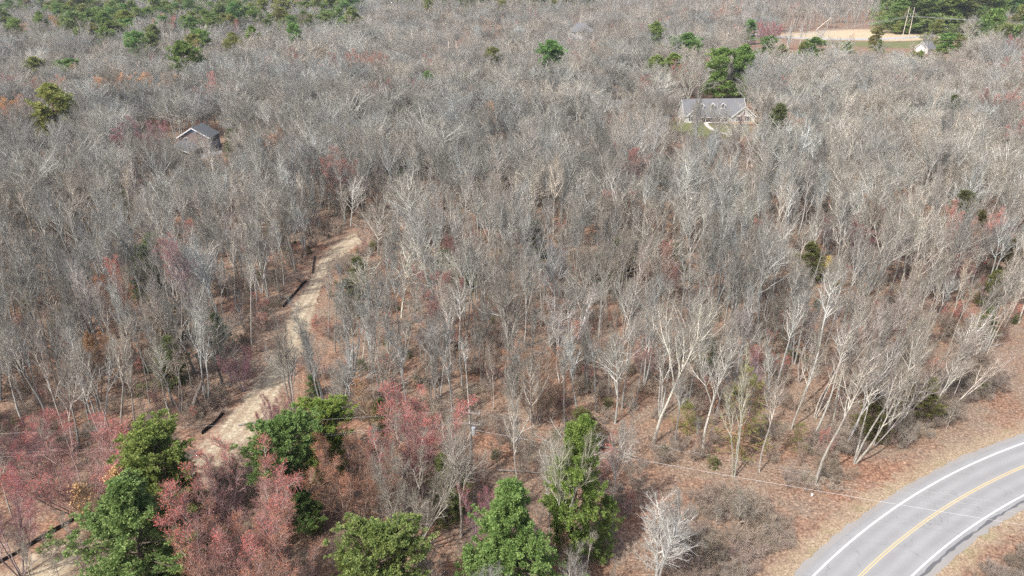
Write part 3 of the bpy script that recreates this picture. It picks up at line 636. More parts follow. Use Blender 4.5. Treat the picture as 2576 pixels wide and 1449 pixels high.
MB().box(-2.4, -1.8, 0, 6.1, -0.05, 0.22).build('porch_floor', M['trim'], H1)
for x in (-2.3, 0.5, 3.3, 6.0): MB().box(x - 0.1, -1.75, 0.22, x + 0.1, -1.55, 2.1).build('porch_post', M['trim'], H1)
MB().box(-4.6, -1.96, 1.95, 6.2, -1.82, 2.14).build('porch_beam', M['trim'], H1)
for x in (-3.2, 0.8, 4.7):
    dm = wall_y(MB(), x - 0.75, x + 0.75, 1.5, 4.0, 5.9, 6.7).build('dormer', M['siding_white'], H1)
    gable_roof_y(dm, x - 0.75, x + 0.75, 1.5, 4.2, 5.9, 6.75, M['shingle'], 0.22, 0.08)
    MB().box(x - 0.55, 1.43, 4.55, x + 0.55, 1.495, 6.05).build('dormer_trim', M['trim'], dm); MB().box(x - 0.36, 1.40, 4.7, x + 0.36, 1.427, 5.9).build('pane', M['glass'], dm)
strip('mulch_bed', [(c.x - 2, c.y - 3.4), (c.x + 4, c.y - 4.2), (c.x + 6, c.y - 6.2), (c.x + 15.5, c.y - 5.6)], [(c.x - 2, c.y - 2.0), (c.x + 4, c.y - 2.4), (c.x + 6, c.y - 4.6), (c.x + 15.5, c.y - 3.8)], 0.02, M['mulch'], U2, label='dark mulch bed under the dormered house')
W1 = resample([P(*a) for a in [(1772, 306), (1782, 320), (1800, 330), (1830, 338), (1862, 342)]], 30)
strip('walkway', offset(W1, 0.8), offset(W1, -0.8), 0.03, M['concrete'], U2, label='pale curved walkway to the dormered house')

# blue gabled house above a lower garage
c = P(494, 383); H2 = empty('blue_house', (c.x, c.y, 0), math.radians(-2), label='blue gabled house with a reddish front and a dark grey roof', cat='house')
wall_y(MB(), -4.7, 4.7, 0, 7.5, 4.8, 7.6).build('wall', M['siding_blue'], H2); gable_roof_y(H2, -4.7, 4.7, 0, 7.5, 4.8, 7.6, M['shingle_dark'], 0.5)
MB().add([(-4.6, -0.06, 0), (4.6, -0.06, 0), (4.6, -0.06, 4.3), (1.0, -0.06, 6.0), (-1.0, -0.06, 6.3), (-4.6, -0.06, 4.6), (-4.6, -0.004, 0), (4.6, -0.004, 0), (4.6, -0.004, 4.3), (1.0, -0.004, 6.0), (-1.0, -0.004, 6.3), (-4.6, -0.004, 4.6)],
         [(0, 1, 2, 3, 4, 5), (5, 4, 10, 11), (4, 3, 9, 10), (3, 2, 8, 9), (0, 5, 11, 6), (2, 1, 7, 8)]).build('front_panel', M['siding_red'], H2)
window(H2, -2.4, -0.08, 3.0, 1.0, 1.4, shutters=False); window(H2, 2.0, -0.08, 3.0, 1.0, 1.4, shutters=False)
for y in (1.2, 2.8, 4.4, 6.0):
    MB().box(4.72, y, 2.8, 4.80, y + 0.9, 4.3).build('window', M['glass'], H2)
wall_y(MB(), -7.6, 2.0, -8.5, -1.5, 2.2, 4.0).build('garage_wall', M['siding_red'], H2); gable_roof_y(H2, -7.6, 2.0, -8.5, -0.2, 2.2, 4.0, M['shingle'], 0.5)
MB().box(-6.6, -8.58, 0.02, -3.6, -8.51, 2.1).build('garage_door', M['siding_grey'], H2)
def simple_house(name, px, py, rz, w, dpt, ze, zr, wall, roof, label, wins, ridge='x', cat='house', hip=False):
    c = P(px, py); r = empty(name, (c.x, c.y, 0), math.radians(rz), label=label, cat=cat)
    if hip:
        MB().box(-w/2, 0, 0, w/2, dpt, ze).build('wall', M[wall], r)
        e, q = 0.5, min(w, dpt) / 2 - 0.5; a = [(-w/2 - e, -e, ze + 0.02), (w/2 + e, -e, ze + 0.02), (w/2 + e, dpt + e, ze + 0.02), (-w/2 - e, dpt + e, ze + 0.02)]
        b = [(-w/2 + q, dpt/2 - 0.01, zr), (w/2 - q, dpt/2 - 0.01, zr), (w/2 - q, dpt/2 + 0.01, zr), (-w/2 + q, dpt/2 + 0.01, zr)]
        MB().add(a + b, [(0, 1, 5, 4), (1, 2, 6, 5), (2, 3, 7, 6), (3, 0, 4, 7), (4, 5, 6, 7), (3, 2, 1, 0)]).build('roof', M[roof], r)
    elif ridge == 'x': wall_x(MB(), -w/2, w/2, 0, dpt, ze, zr).build('wall', M[wall], r); gable_roof_x(r, -w/2, w/2, 0, dpt, ze, zr, M[roof])
    else: wall_y(MB(), -w/2, w/2, 0, dpt, ze, zr).build('wall', M[wall], r); gable_roof_y(r, -w/2, w/2, 0, dpt, ze, zr, M[roof])
    for (x, z, ww, hh) in wins: window(r, x, -0.02, z, ww, hh, shutters=False)
    return r
HW = simple_house('white_house', 1466, 103, 8, 17, 13, 6.2, 11.5, 'siding_grey', 'shingle', 'tall white house with a steep grey hipped roof between far bare trees',
             [(x, z, 1.1, 1.6) for x in (-6.2, -3.1, 0, 3.1, 6.2) for z in (1.0, 3.9)], hip=True)
simple_house('shed', 1561, 282, 12, 6.0, 4.5, 2.6, 4.2, 'siding_white', 'shingle', 'small white shed half hidden by bare trees', [(1.5, 1.0, 0.9, 0.9)], cat='shed')
HG = simple_house('ranch_house', 2445, 222, -14, 26, 13, 3.2, 7.5, 'siding_red', 'shingle', 'reddish house with a wide grey roof behind bare branches', [(x, 1.0, 1.2, 1.3) for x in (-9, -4, 4, 9)])
simple_house('cottage', 2316, 134, -58, 8.5, 9, 3.0, 7.0, 'siding_grey', 'shingle', 'small cottage with a steep grey roof on the green lawn', [(0, 1.0, 1.0, 1.2)], ridge='y')
simple_house('farm_house', 15, 16, 12, 22, 12, 5.5, 9.5, 'siding_white', 'shingle', 'white house with a pale grey roof beyond the far pines', [(x, 1.5, 1.2, 1.5) for x in (-7, -2.5, 2.5, 7)])
simple_house('garage', 2400, 84, 6, 10, 7, 2.8, 4.6, 'siding_white', 'shingle', 'low grey roofed garage under the dark far pines', [(0, 1.0, 1.2, 1.0)], cat='garage')

# ------------------------------------------------------------------ poles, wires, small things
def hframe(px, py, H, rz, label, gap=5.0):
    c = P(px, py); r = empty('transmission_pole', (c.x, c.y, 0), rz, label=label, cat='power pole', group='tall two legged wooden transmission poles')
    for s in (-1, 1): MB().bar((s * gap / 2, 0, -0.5), (s * gap / 2 * 0.86, 0, H), 0.26, 0.17, 8).build('pole', M['wood_pale'], r)
    MB().beam((-gap * 0.95, -0.3, H * 0.80), (gap * 0.95, -0.3, H * 0.80), 0.22, 0.36).build('crossarm', M['wood'], r)
    MB().beam((-gap * 0.45, 0.26, H - 0.4), (gap * 0.45, 0.26, H - 0.4), 0.16, 0.2).build('top_beam', M['wood'], r)
    MB().beam((-gap * 0.46, 0.3, H * 0.42), (gap * 0.44, 0.3, H * 0.66), 0.14, 0.2).build('brace', M['wood'], r)
    MB().beam((gap * 0.46, 0.5, H * 0.42), (-gap * 0.44, 0.5, H * 0.66), 0.14, 0.2).build('brace', M['wood'], r)
    MB().beam((-gap * 0.9, 0.3, H * 0.8), (-gap * 0.42, 0.3, H * 0.93), 0.12, 0.16).build('brace', M['wood'], r)
    MB().beam((gap * 0.9, 0.3, H * 0.8), (gap * 0.42, 0.3, H * 0.93), 0.12, 0.16).build('brace', M['wood'], r)
    for s in (-0.88, 0, 0.88): MB().bar((s * gap, -0.3, H * 0.79), (s * gap, -0.3, H * 0.79 - 1.4), 0.16, 0.12, 6).build('insulator', M['insul'], r)
    R = Matrix.Rotation(rz, 3, 'Z')
    cond = [Vector((c.x, c.y, 0)) + R @ Vector((s * gap, -0.3, H * 0.79 - 1.4)) for s in (-0.88, 0, 0.88)]
    gnd = [Vector((c.x, c.y, 0)) + R @ Vector((s * gap * 0.43, 0, H)) for s in (-1, 1)]
    return cond, gnd
def wire(a, b, sag, rad, mat, label, name='power_line', group=None, n=24):
    a, b = Vector(a), Vector(b); mb = MB(); p = [a.lerp(b, k / n) - Vector((0, 0, sag * 4 * (k / n) * (1 - k / n))) for k in range(n + 1)]
    V, F_ = [], []
    t = (b - a).normalized(); u = t.cross(Vector((0, 0, 1))).normalized(); w = u.cross(t)
    for q in p:
        for i in range(4): V.append(q - a + (u * math.cos(i * math.pi / 2) + w * math.sin(i * math.pi / 2)) * rad)
    for k in range(n):
        for i in range(4): F_.append((k * 4 + i, k * 4 + (i + 1) % 4, k * 4 + 4 + (i + 1) % 4, k * 4 + 4 + i))
    o = mb.add(V, F_).build(name, M[mat], None, label=label, cat='power line', group=group); o.location = a; return o
ha = math.atan2(1, 0.9)
T1 = hframe(2277, 97, 21.5, math.radians(12), 'tall two legged wooden transmission pole standing by the far road', 5.2)
T2 = hframe(1141, 196, 17.5, math.radians(28), 'two legged transmission pole half hidden among grey trees', 4.6)
T3 = hframe(560, 262, 17.0, math.radians(20), 'two legged transmission pole hidden in the grey woods', 4.6)
T0 = hframe(2960, 92, 21.5, math.radians(4), 'two legged transmission pole beyond the dark pines', 5.2)
nm3 = ['nearest', 'middle', 'farthest']
GW = 'transmission wires over the far woods'
for (A, B, sg, where) in ((T1, T2, 7, 'from the tall transmission pole to the half hidden pole'), (T2, T3, 3.5, 'running on from the half hidden pole over grey woods'), (T0, T1, 4, 'from the tall transmission pole across the dark pines')):
    for k in range(3): wire(A[0][k], B[0][k], sg, 0.04, 'wire', f'{nm3[k]} pale wire {where}', group=GW, n=36)
# local line crossing the foreground
pb = P(1187, 1205)
lp = empty('utility_pole', (pb.x, pb.y, 0), math.radians(-12), label='short weathered wooden utility pole with two crossarms among bare maples', cat='utility pole')
PH = 9.6; MB().bar((0, 0, -0.5), (0, 0, PH), 0.19, 0.13, 8).build('pole', M['wood'], lp)
for z, l in ((PH - 0.25, 1.25), (PH - 1.7, 1.25)):
    a = MB().beam((-l, -0.2, z), (l, -0.2, z), 0.12, 0.14).build('crossarm', M['wood'], lp)
    for s in (-0.92, 0, 0.92): MB().bar((s * l, -0.2, z + 0.07), (s * l, -0.2, z + 0.28), 0.07, 0.05, 6).build('insulator', M['insul'], a)
MB().bar((0.38, -0.05, PH - 3.2), (0.38, -0.05, PH - 2.2), 0.24, 0.24, 10).build('transformer', M['metal'], lp)
A0 = Vector((pb.x, pb.y, 0))
for (z, px, py, hz, off, rad, mt, txt, sg) in ((PH, 2576, 1262, 8.6, -0.9, 0.004, 'wire_dark', 'upper thin wire', 0.6), (PH, 2576, 1278, 8.6, 0.9, 0.004, 'wire_dark', 'second thin wire', 0.7),
                                    (PH - 1.6, 2576, 1290, 7.6, 0.9, 0.003, 'wire_dark', 'low thin wire', 0.8), (PH - 2.6, 2576, 1311, 6.4, 0.2, 0.013, 'wire', 'thick pale cable', 0.5)):
    a = A0 + Vector((off, 0, z)); q = P(px, py, hz); b = a + (q - a) * 1.6
    wire(a, b, sg, rad, mt, f'{txt} from the wooden pole over the paved road', 'overhead_wire', 'wires of the wooden utility pole')
for (z, py, off, rad, txt) in ((PH, 1083, -0.9, 0.007, 'upper pale wire'), (PH - 1.6, 1133, -0.9, 0.007, 'lower pale wire'), (PH - 1.6, 1142, 0.9, 0.008, 'lowest thin wire')):
    a = A0 + Vector((off, 0, z)); q = P(0, py, z - 1.0); b = a + (q - a) * 1.25
    wire(a, b, 0.6, rad, 'wire_dark', f'{txt} from the wooden pole over the twin pines', 'overhead_wire', 'wires of the wooden utility pole')
# barrel, sign, bucket, lamp head, stump, leaning snag
def barrel(px, py, s, label):
    c = P(px, py); r = empty('barrel', (c.x, c.y, 0), label=label, cat='barrel')
    b = MB(); prof = [(0, 0.27), (0.05, 0.30), (0.3, 0.33), (0.33, 0.345), (0.36, 0.33), (0.6, 0.33), (0.63, 0.345), (0.66, 0.33), (0.9, 0.30), (0.93, 0.27)]
    V = [((q * math.cos(i * math.pi / 8)) * s, q * math.sin(i * math.pi / 8) * s, z * s) for z, q in prof for i in range(16)]
    b.add(V, [(k * 16 + i, k * 16 + (i + 1) % 16, (k + 1) * 16 + (i + 1) % 16, (k + 1) * 16 + i) for k in range(9) for i in range(16)] + [tuple(range(144, 160))])
    b.build('body', M['blue_plastic'], r); MB().bar((0.12 * s, 0, 0.93 * s), (0.12 * s, 0, 0.98 * s), 0.05 * s).build('lid', M['dark'], r)
barrel(2485, 856, 0.85, 'bright blue plastic barrel at the edge of the woods')
def mailbox(px, py, label, mt):
    c = P(px, py); r = empty('mailbox', (c.x, c.y, 0), 0.6, label=label, cat='mailbox')
    MB().box(-0.05, -0.05, 0, 0.05, 0.05, 1.05).build('post', M['wood'], r); b = MB()
    V = [(x, 0.16 * math.cos(a), 1.05 + (0.16 * math.sin(a) if 0 <= a <= math.pi else 0) + 0.12) for x in (-0.28, 0.28) for a in [i * math.pi / 6 for i in range(7)]] + [(x, y, 1.05) for x in (-0.28, 0.28) for y in (-0.16, 0.16)]
    b.add(V, [tuple([15] + list(range(0, 7)) + [14]), tuple([16] + list(range(13, 6, -1)) + [17])] + [(i, i + 1, i + 8, i + 7) for i in range(6)] + [(0, 7, 17, 15), (6, 14, 16, 13), (14, 15, 17, 16)])
    b.build('box', M[mt], r)
mailbox(2475, 676, 'small red box on a post deep in the woods', 'red_paint')
def disc(px, py, label, s=0.3):
    c = P(px, py); r = empty('bucket', (c.x, c.y, 0), label=label, cat='bucket'); b = MB()
    V = [(rr * s * math.cos(i * math.pi / 6), rr * s * math.sin(i * math.pi / 6), z * s) for z, rr in ((0, 0.75), (1.5, 1.0), (1.52, 1.06), (1.6, 1.06), (1.6, 0.96)) for i in range(12)]
    b.add(V, [(k * 12 + i, k * 12 + (i + 1) % 12, (k + 1) * 12 + (i + 1) % 12, (k + 1) * 12 + i) for k in range(4) for i in range(12)] + [tuple(range(11, -1, -1))]).build('pail', M['white_paint'], r)
    MB().add([(0.9 * s * math.cos(i * math.pi / 6), 0.9 * s * math.sin(i * math.pi / 6), 1.5 * s) for i in range(12)], [tuple(range(12))]).build('lid', M['white_paint'], r)
disc(2054, 1222, 'white bucket at the foot of a leaning pale tree', 0.17)
disc(2042, 1247, 'white bucket lying in the leaves near the wires', 0.13)
disc(2460, 652, 'white container standing deep in the woods', 0.8)
def snag(name, px, py, tx, ty, r, label, mt='wood_pale', cat='dead tree'):
    a = P(px, py); t = a.y / (cP - (ty - 724.5) / F * sP); h = CAM_H + t * (-sP - (ty - 724.5) / F * cP); b = Vector(((tx - 1288) / F * t - a.x, 0, h))
    R_ = np.random.default_rng(int(px)); g = Geo(); d = np.array([[b.x, b.y, b.z]]); ln = np.linalg.norm(d, axis=1)
    p = grow(R_, np.array([[0, 0, -0.2]]), unit(d), ln, 6, 0.05, 0); g.tube(R_, p, np.array([r]), np.array([r * 0.6]), 7, 0.0)
    s, dd, l2, pr = child(R_, p, ln, np.array([r]), 5, 0.4, 0.98, 55, 15, 0.16, 0.2); p1 = grow(R_, s, dd, l2, 3, 0.15, 0.02)
    root = empty(name, a, label=label, cat=cat); k = Geo(); k.tube(R_, p1, np.full(5, r * 0.3), np.full(5, r * 0.08), 4, 0.2)
    link('trunk', g.mesh('snag_trunk', [M[mt]]), root); link('branches', k.mesh('snag_branches', [M[mt]]), root)
snag('dead_tree', 2053, 76, 2090, 39, 0.35, 'pale dead trunk leaning over the straw field edge')
snag('dead_tree', 512, 945, 492, 880, 0.3, 'broken dead trunk with a splintered top near the track', 'wood')
snag('dead_tree', 480, 1040, 515, 955, 0.35, 'dark split trunk leaning beside the sandy track', 'wood')
snag('dead_tree', 1178, 1262, 1080, 1218, 0.16, 'dark fallen trunk propped below the forked pale trees', 'wood')
for (px, py, ang, L, lab) in ((600, 1070, 20, 4, 'dark stub of a log on the track beside the silt fence'), (2000, 880, 5, 6, 'pale fallen log lying level among thin birches'), (1250, 1182, -10, 5, 'grey fallen log under the centre maples'),
                              (760, 1005, 35, 5, 'fallen branch lying by the track'), (1500, 1120, -30, 6, 'long fallen trunk on rust leaves behind the green pine')):
    c = P(px, py, 0.15); a = math.radians(ang); R_ = np.random.default_rng(px); g = Geo()
    p = grow(R_, np.array([[0, 0, 0.0]]), np.array([[math.cos(a), math.sin(a), 0.0]]), np.array([float(L)]), 6, 0.04, 0.0); p[..., 2] = np.clip(p[..., 2], 0, 0.3); g.tube(R_, p, np.array([0.16]), np.array([0.07]), 7, 0.0)
    o = link('fallen_log', g.mesh('fallen_log', [M['wood']]), None, label=lab, cat='log'); o.location = c

# ------------------------------------------------------------------ trees placed one by one
REC = []       # (root, kind, look, px, py)
CNT = {}
NAMES = {'distant_pine': 'pine_tree', 'white_pine': 'pine_tree', 'orange_maple': 'red_maple'}
NOUN = {'bare_tree': 'grey bare tree', 'white_birch': 'white birch', 'red_maple': 'red budded maple', 'orange_maple': 'orange budded maple', 'bleached_tree': 'bare tree', 'beech_tree': 'small beech',
        'sapling': 'bare sapling', 'white_pine': 'green pine', 'distant_pine': 'green pine', 'spruce_tree': 'dark spruce', 'hemlock_tree': 'low green hemlock'}
GROUP = {'bare_tree': 'grey leafless trees of the near woods', 'white_birch': 'white barked birches in the woods', 'red_maple': 'maples in red bud', 'orange_maple': 'maples in red bud', 'white_pine': 'green pines', 'distant_pine': 'green pines',
         'spruce_tree': 'dark spruces', 'hemlock_tree': 'low hemlocks in the woods', 'sapling': 'thin saplings', 'beech_tree': 'beeches with tan leaves', 'bleached_tree': 'bleached bare trees'}
def hue(t):
    m = sum(t) / 3; w = t[0] - t[2]
    return ('pale ' if m > 1.13 else 'dark ' if m < 0.86 else '') + ('brownish ' if w > 0.13 else 'cool ' if w < 0.0 else '')
def tree(kind, var, base, h, wf=1.0, rz=0.0, lean=(0, 0), tint=(1, 1, 1), look=None, label=None):
    tm, cm, H, lk, _ = PROTO[kind][var % len(PROTO[kind])]; s = h / H
    r = empty(NAMES.get(kind, kind), base); r.rotation_mode = 'XYZ'
    r.matrix_world = Matrix.Translation(base) @ Matrix.Rotation(lean[0], 4, 'Y') @ Matrix.Rotation(lean[1], 4, 'X') @ Matrix.Rotation(rz, 4, 'Z') @ Matrix.Diagonal((s * wf, s * wf, s, 1))
    for nm, me in (('trunk', tm), ('crown', cm)):
        o = bpy.data.objects.new(nm, me); COL.objects.link(o); o.parent = r; o['tint'] = [float(a) for a in tint]
    x, y, _z = proj(base + Vector((0, 0, h * 0.7)))
    REC.append((r, kind, look if look is not None else lk, x, y, label, tint)); CNT[kind] = CNT.get(kind, 0) + 1
    return r
BLOCK = []     # (x, y, radius): keep random trees off
def tpx(kind, x, ytop, ybase, var=None, wf=1.0, tx=None, tint=None, hmax=30, **k):
    if (kind in ('distant_pine', 'spruce_tree') and not (x > 1870 and ybase < 170)) or (kind in ('red_maple', 'orange_maple') and ybase < 400): ybase += 9.0 * F * cP * (sP + (ybase - 724.5) / F * cP) / CAM_H
    base = P(x, ybase); v = (ytop - 724.5) / F; t = base.y / (cP - v * sP); h = CAM_H + t * (-sP - v * cP)
    h = max(2.0, min(h, hmax)); lean = math.atan2((tx - 1288) / F * t - base.x, h) if tx is not None else 0.0
    if tint is None: q = rnd.uniform(0.85, 1.15); tint = (q * rnd.uniform(0.95, 1.08), q, q * rnd.uniform(0.9, 1.02))
    BLOCK.append((base.x, base.y, 2.2 if kind in ('bare_tree', 'white_birch', 'sapling') else 3.2 if base.y < 200 else 5.5))
    if kind in ('distant_pine', 'spruce_tree'):
        for q in (6, 12, 18) if ybase > 250 or x < 1800 else (6,): BLOCK.append((base.x * (1 - q / base.y), base.y - q, 5.0))
    if kind == 'bare_tree' and var is None: var = rnd.choice([0, 1, 2, 3, 4, 7, 8])
    return tree(kind, rnd.randrange(9) if var is None else var, base, h, wf, rnd.uniform(0, 6.28), (lean, 0), tint, **k)
# near pines and hemlocks
G = (1, 1, 1)
tpx('white_pine', 452, 1075, 1330, 1, 1.34, tint=(1.05, 1.0, 0.75), label='upper yellow green pine of the pair beside the track')
tpx('white_pine', 385, 1190, 1530, 0, 1.43, tint=(0.92, 1.0, 0.92), label='lower bluish green pine of the pair beside the track')
tpx('white_pine', 737, 1050, 1310, 1, 1.25, tint=(0.88, 1.0, 0.88), label='round topped bluish green pine below the sandy track')
tpx('white_pine', 832, 1012, 1200, 1, 1.28, tint=(1.1, 1.12, 0.7), label='bright green pine behind the round topped pine')
tpx('white_pine', 1290, 1250, 1590, 0, 1.34, tint=(0.9, 1.03, 0.88), label='broad deep green pine at the centre, mottled with pale clumps')
tpx('white_pine', 1430, 1062, 1425, 0, 0.85, tint=(1.05, 1.1, 0.8), label='tall light green pine with a bare lower side')
tpx('white_pine', 985, 1328, 1620, 1, 1.15, tint=(1.0, 0.98, 0.85), label='broad olive green pine behind thin grey stems, low centre')
tpx('hemlock_tree', 890, 1395, 1540, 0, 1.1, tint=(1.5, 1.5, 1.0), label='small yellow green hemlock, lowest of all below the red maples')
tpx('hemlock_tree', 1515, 1250, 1400, 0, 1.0, tint=(1.2, 1.35, 0.9), label='light green hemlock between the tall pine and bleached tree')
tpx('hemlock_tree', 790, 945, 995, 0, 1.5, tint=(0.9, 1.1, 1.0), label='small bluish hemlock above the round topped pine')
tpx('hemlock_tree', 1725, 1010, 1085, 1, 1.5, tint=(1.9, 1.9, 1.0), label='small yellow green hemlock behind the tall leaning pale tree')
tpx('hemlock_tree', 1862, 930, 1150, 1, 0.95, tint=(2.0, 1.75, 1.2), label='olive hemlock standing behind the pale two stemmed tree')
tpx('hemlock_tree', 2005, 1060, 1130, 1, 1.3, tint=(1.8, 1.6, 1.2)); tpx('hemlock_tree', 960, 1000, 1090, 0, 1.1, tint=(1.1, 1.1, 0.9))
tpx('hemlock_tree', 2300, 545, 600, 0, 1.1, tint=(1.5, 1.6, 0.7), label='bright yellow green young hemlock in the grey woods'); tpx('hemlock_tree', 2470, 775, 850, 0, 1.5, tint=(1.2, 1.3, 0.9))
tpx('hemlock_tree', 470, 1400, 1500, 0, 1.3, tint=(1.3, 1.3, 0.8)); tpx('hemlock_tree', 800, 1280, 1340, 0, 1.1, tint=(1.3, 1.3, 0.8))
for (x, a, b) in [(402, 600, 720), (372, 630, 740), (430, 745, 870), (440, 860, 960), (560, 800, 880), (905, 660, 740), (890, 710, 780), (1120, 640, 720), (1190, 650, 720), (1350, 560, 640), (1510, 650, 725), (1560, 610, 690), (1700, 620, 680),
                  (1900, 590, 660), (2120, 520, 600), (2395, 490, 600), (2440, 540, 640), (2520, 610, 700), (2480, 690, 760), (1935, 270, 400), (1950, 360, 440), (2380, 250, 335), (2260, 270, 350), (1670, 408, 460), (1745, 405, 450), (1175, 200, 262),
                  (1235, 215, 270), (1030, 225, 290), (1015, 285, 350), (880, 330, 370), (590, 335, 400), (1270, 470, 520), (1010, 440, 500), (640, 330, 400), (230, 380, 430), (70, 700, 770), (110, 450, 500), (2180, 1000, 1090), (2310, 960, 1050), (1470, 1040, 1130),
                  (350, 1085, 1200), (1130, 1160, 1290), (2030, 620, 700), (1775, 860, 930), (330, 490, 560), (700, 560, 620), (10, 500, 560), (200, 520, 590)]:
    tpx('hemlock_tree', x, a - 12, b + 8, 0, rnd.uniform(1.2, 1.7), tint=(rnd.uniform(0.8, 1.3), rnd.uniform(0.85, 1.1), 0.9))
# far pines
for (x, a, b, wf) in [(155, 214, 322, 1.15), (475, 106, 205, 1.0), (352, 80, 150, 1), (397, 62, 115, 1), (100, 143, 195, 1.2), (183, 150, 196, 1.3), (20, 20, 80, 1.3), (50, 48, 95, 1), (162, 8, 60, 1), (192, 4, 58, 1), (240, 24, 78, 1.1), (276, 30, 88, 1.1),
                      (300, 4, 60, 1), (330, 26, 82, 1.2), (346, 2, 56, 1), (250, 58, 112, 1.1), (221, 36, 92, 1.1), (292, 52, 106, 1.2), (330, 48, 100, 1.2), (495, 42, 95, 1.2), (522, 74, 132, 1), (494, 88, 142, 1), (590, 82, 124, 1), (646, 66, 116, 1.1),
                      (600, 92, 132, 1.2), (750, 60, 116, 0.9), (885, 18, 78, 1.1), (905, 36, 76, 1), (560, 4, 48, 1.1), (600, -2, 42, 1.2), (640, 8, 52, 1.1), (665, -6, 46, 1.1), (700, -2, 42, 1.2), (770, 4, 50, 1.1), (740, -8, 38, 1.2), (800, -4, 40, 1),
                      (620, 20, 62, 1.1), (720, 18, 58, 1), (822, 24, 60, 1), (470, -8, 32, 1.2), (412, 4, 38, 1), (120, 30, 80, 1), (390, 82, 132, 1), (440, 24, 60, 1), (380, 20, 62, 1.1), (275, 70, 120, 1), (680, 30, 66, 1), (520, -6, 30, 1), (240, -4, 40, 1), (210, 70, 112, 1),
                      (575, 30, 66, 1), (540, 44, 88, 1), (850, -10, 30, 1), (1380, 100, 190, 1.25), (1650, 54, 122, 0.8), (1880, 50, 112, 1), (1726, 84, 148, 1.1), (1742, 104, 152, 1.1), (1642, 140, 190, 1.2), (1682, 134, 182, 1.2), (1075, 180, 214, 1.2),
                      (2040, 94, 150, 1.3), (2016, 104, 148, 1.2), (2130, 104, 134, 1.5), (2200, 66, 120, 1.1), (2205, 100, 140, 1), (2372, 84, 134, 1.5), (2402, 86, 130, 1.2), (2286, 128, 166, 1.5), (2358, 122, 160, 1.5), (2480, 88, 128, 1.3),
                      (2542, 104, 148, 1.2), (1930, 90, 148, 1.4), (1966, 112, 158, 1.2), (2310, 128, 158, 1.2), (2560, 20, 74, 1.2), (1080, -4, 38, 1), (1390, -6, 30, 1)]:
    tpx('distant_pine', x, a, b, None, wf * (1.8 if x > 1600 else 1.5 if b > 60 else 1.25), tint=(rnd.uniform(0.9, 1.4), rnd.uniform(1.0, 1.3), rnd.uniform(0.8, 1.15)))
for (x, a, b, wf) in [(1800, 116, 212, 1.1), (1856, 114, 208, 1.05), (1240, 118, 168, 1), (2245, -6, 84, 1.2), (2288, -34, 80, 1.3), (2330, -36, 84, 1.3), (2372, -40, 80, 1.3), (2412, -24, 78, 1.3), (2452, -32, 74, 1.3), (2492, -34, 74, 1.3), (2534, -24, 68, 1.3), (2575, -20, 62, 1.3),
                      (2310, -50, 50, 1.3), (2350, -50, 52, 1.3), (2430, -46, 50, 1.3), (2470, -50, 48, 1.3), (2450, 36, 92, 1.2), (2500, 42, 94, 1.2), (2545, 46, 92, 1.2), (2260, 20, 86, 1)]:
    tpx('spruce_tree' if x > 2000 and rnd.random() < 0.5 else 'distant_pine', x + rnd.uniform(-8, 8), a + rnd.uniform(-4, 8), b, None, wf * (rnd.uniform(1.5, 2.1) if x > 2000 else 1.35), tint=(rnd.uniform(0.8, 1.3), rnd.uniform(0.9, 1.2), 0.9))
# maples in bud
tpx('red_maple', 235, 1078, 1305, 0, 1.35, tint=(1.15, 1, 1), label='big round maple with bright orange red buds above the silt fence')
tpx('red_maple', 55, 1222, 1450, 1, 1.1, tint=(1.05, 0.9, 1), label='crimson budded maple leaning over the lowest silt fence')
tpx('red_maple', 632, 1148, 1490, 0, 1.0, tint=(1.15, 1, 1), label='big round maple thick with crimson buds beside the twin pines')
tpx('orange_maple', 640, 1330, 1640, 0, 0.95, tint=(1.05, 0.9, 0.95)); tpx('orange_maple', 740, 1360, 1600, 1, 0.9, tint=(0.9, 0.85, 0.95))
tpx('orange_maple', 905, 1095, 1340, 0, 1.0, tint=(0.95, 0.82, 0.8), label='brownish maple of many upright stems beside the round topped pine')
tpx('red_maple', 1060, 990, 1250, 1, 1.25, tint=(1.2, 1, 1), label='maple with a glowing red crown behind the grey maples')
tpx('orange_maple', 945, 955, 1160, 2, 1.1, tint=(1.1, 1, 0.8)); tpx('bare_tree', 1035, 1095, 1385, 12, 0.95, tint=(1.1, 1.05, 1)); tpx('bare_tree', 1160, 1085, 1350, 2, 1.15, tint=(1.15, 1.1, 1.05))
tpx('orange_maple', 1350, 880, 1065, 0, 0.95, tint=(1, 0.95, 0.9), label='fan shaped maple with orange twigs above the leaf covered floor')
tpx('red_maple', 510, 610, 900, 2, 1.15, tint=(0.9, 0.9, 1), label='tall pinkish red maple over the dark wood floor'); tpx('red_maple', 500, 555, 700, 2, 1.0, tint=(1.1, 0.95, 0.95))
tpx('red_maple', 340, 660, 860, 2, 1.1, tint=(1.25, 0.95, 0.85)); tpx('orange_maple', 300, 690, 850, 1, 1.1, tint=(1.05, 0.9, 0.85))
tpx('red_maple', 705, 1000, 1140, 1, 0.8, tint=(0.9, 0.85, 1)); tpx('red_maple', 612, 870, 985, 0, 0.8, tint=(0.8, 0.75, 0.95)); tpx('red_maple', 1880, 890, 1060, 2, 1.0, tint=(0.85, 0.85, 1))
tpx('red_maple', 1235, 1240, 1460, 1, 0.8, tint=(0.9, 0.8, 1)); tpx('orange_maple', 1380, 1360, 1500, 0, 0.9, tint=(0.9, 0.9, 0.9)); tpx('red_maple', 1020, 1085, 1290, 0, 0.8, tint=(0.9, 0.8, 0.9)); tpx('red_maple', 1600, 340, 400, 0, 1.2, tint=(0.8, 0.8, 0.9))
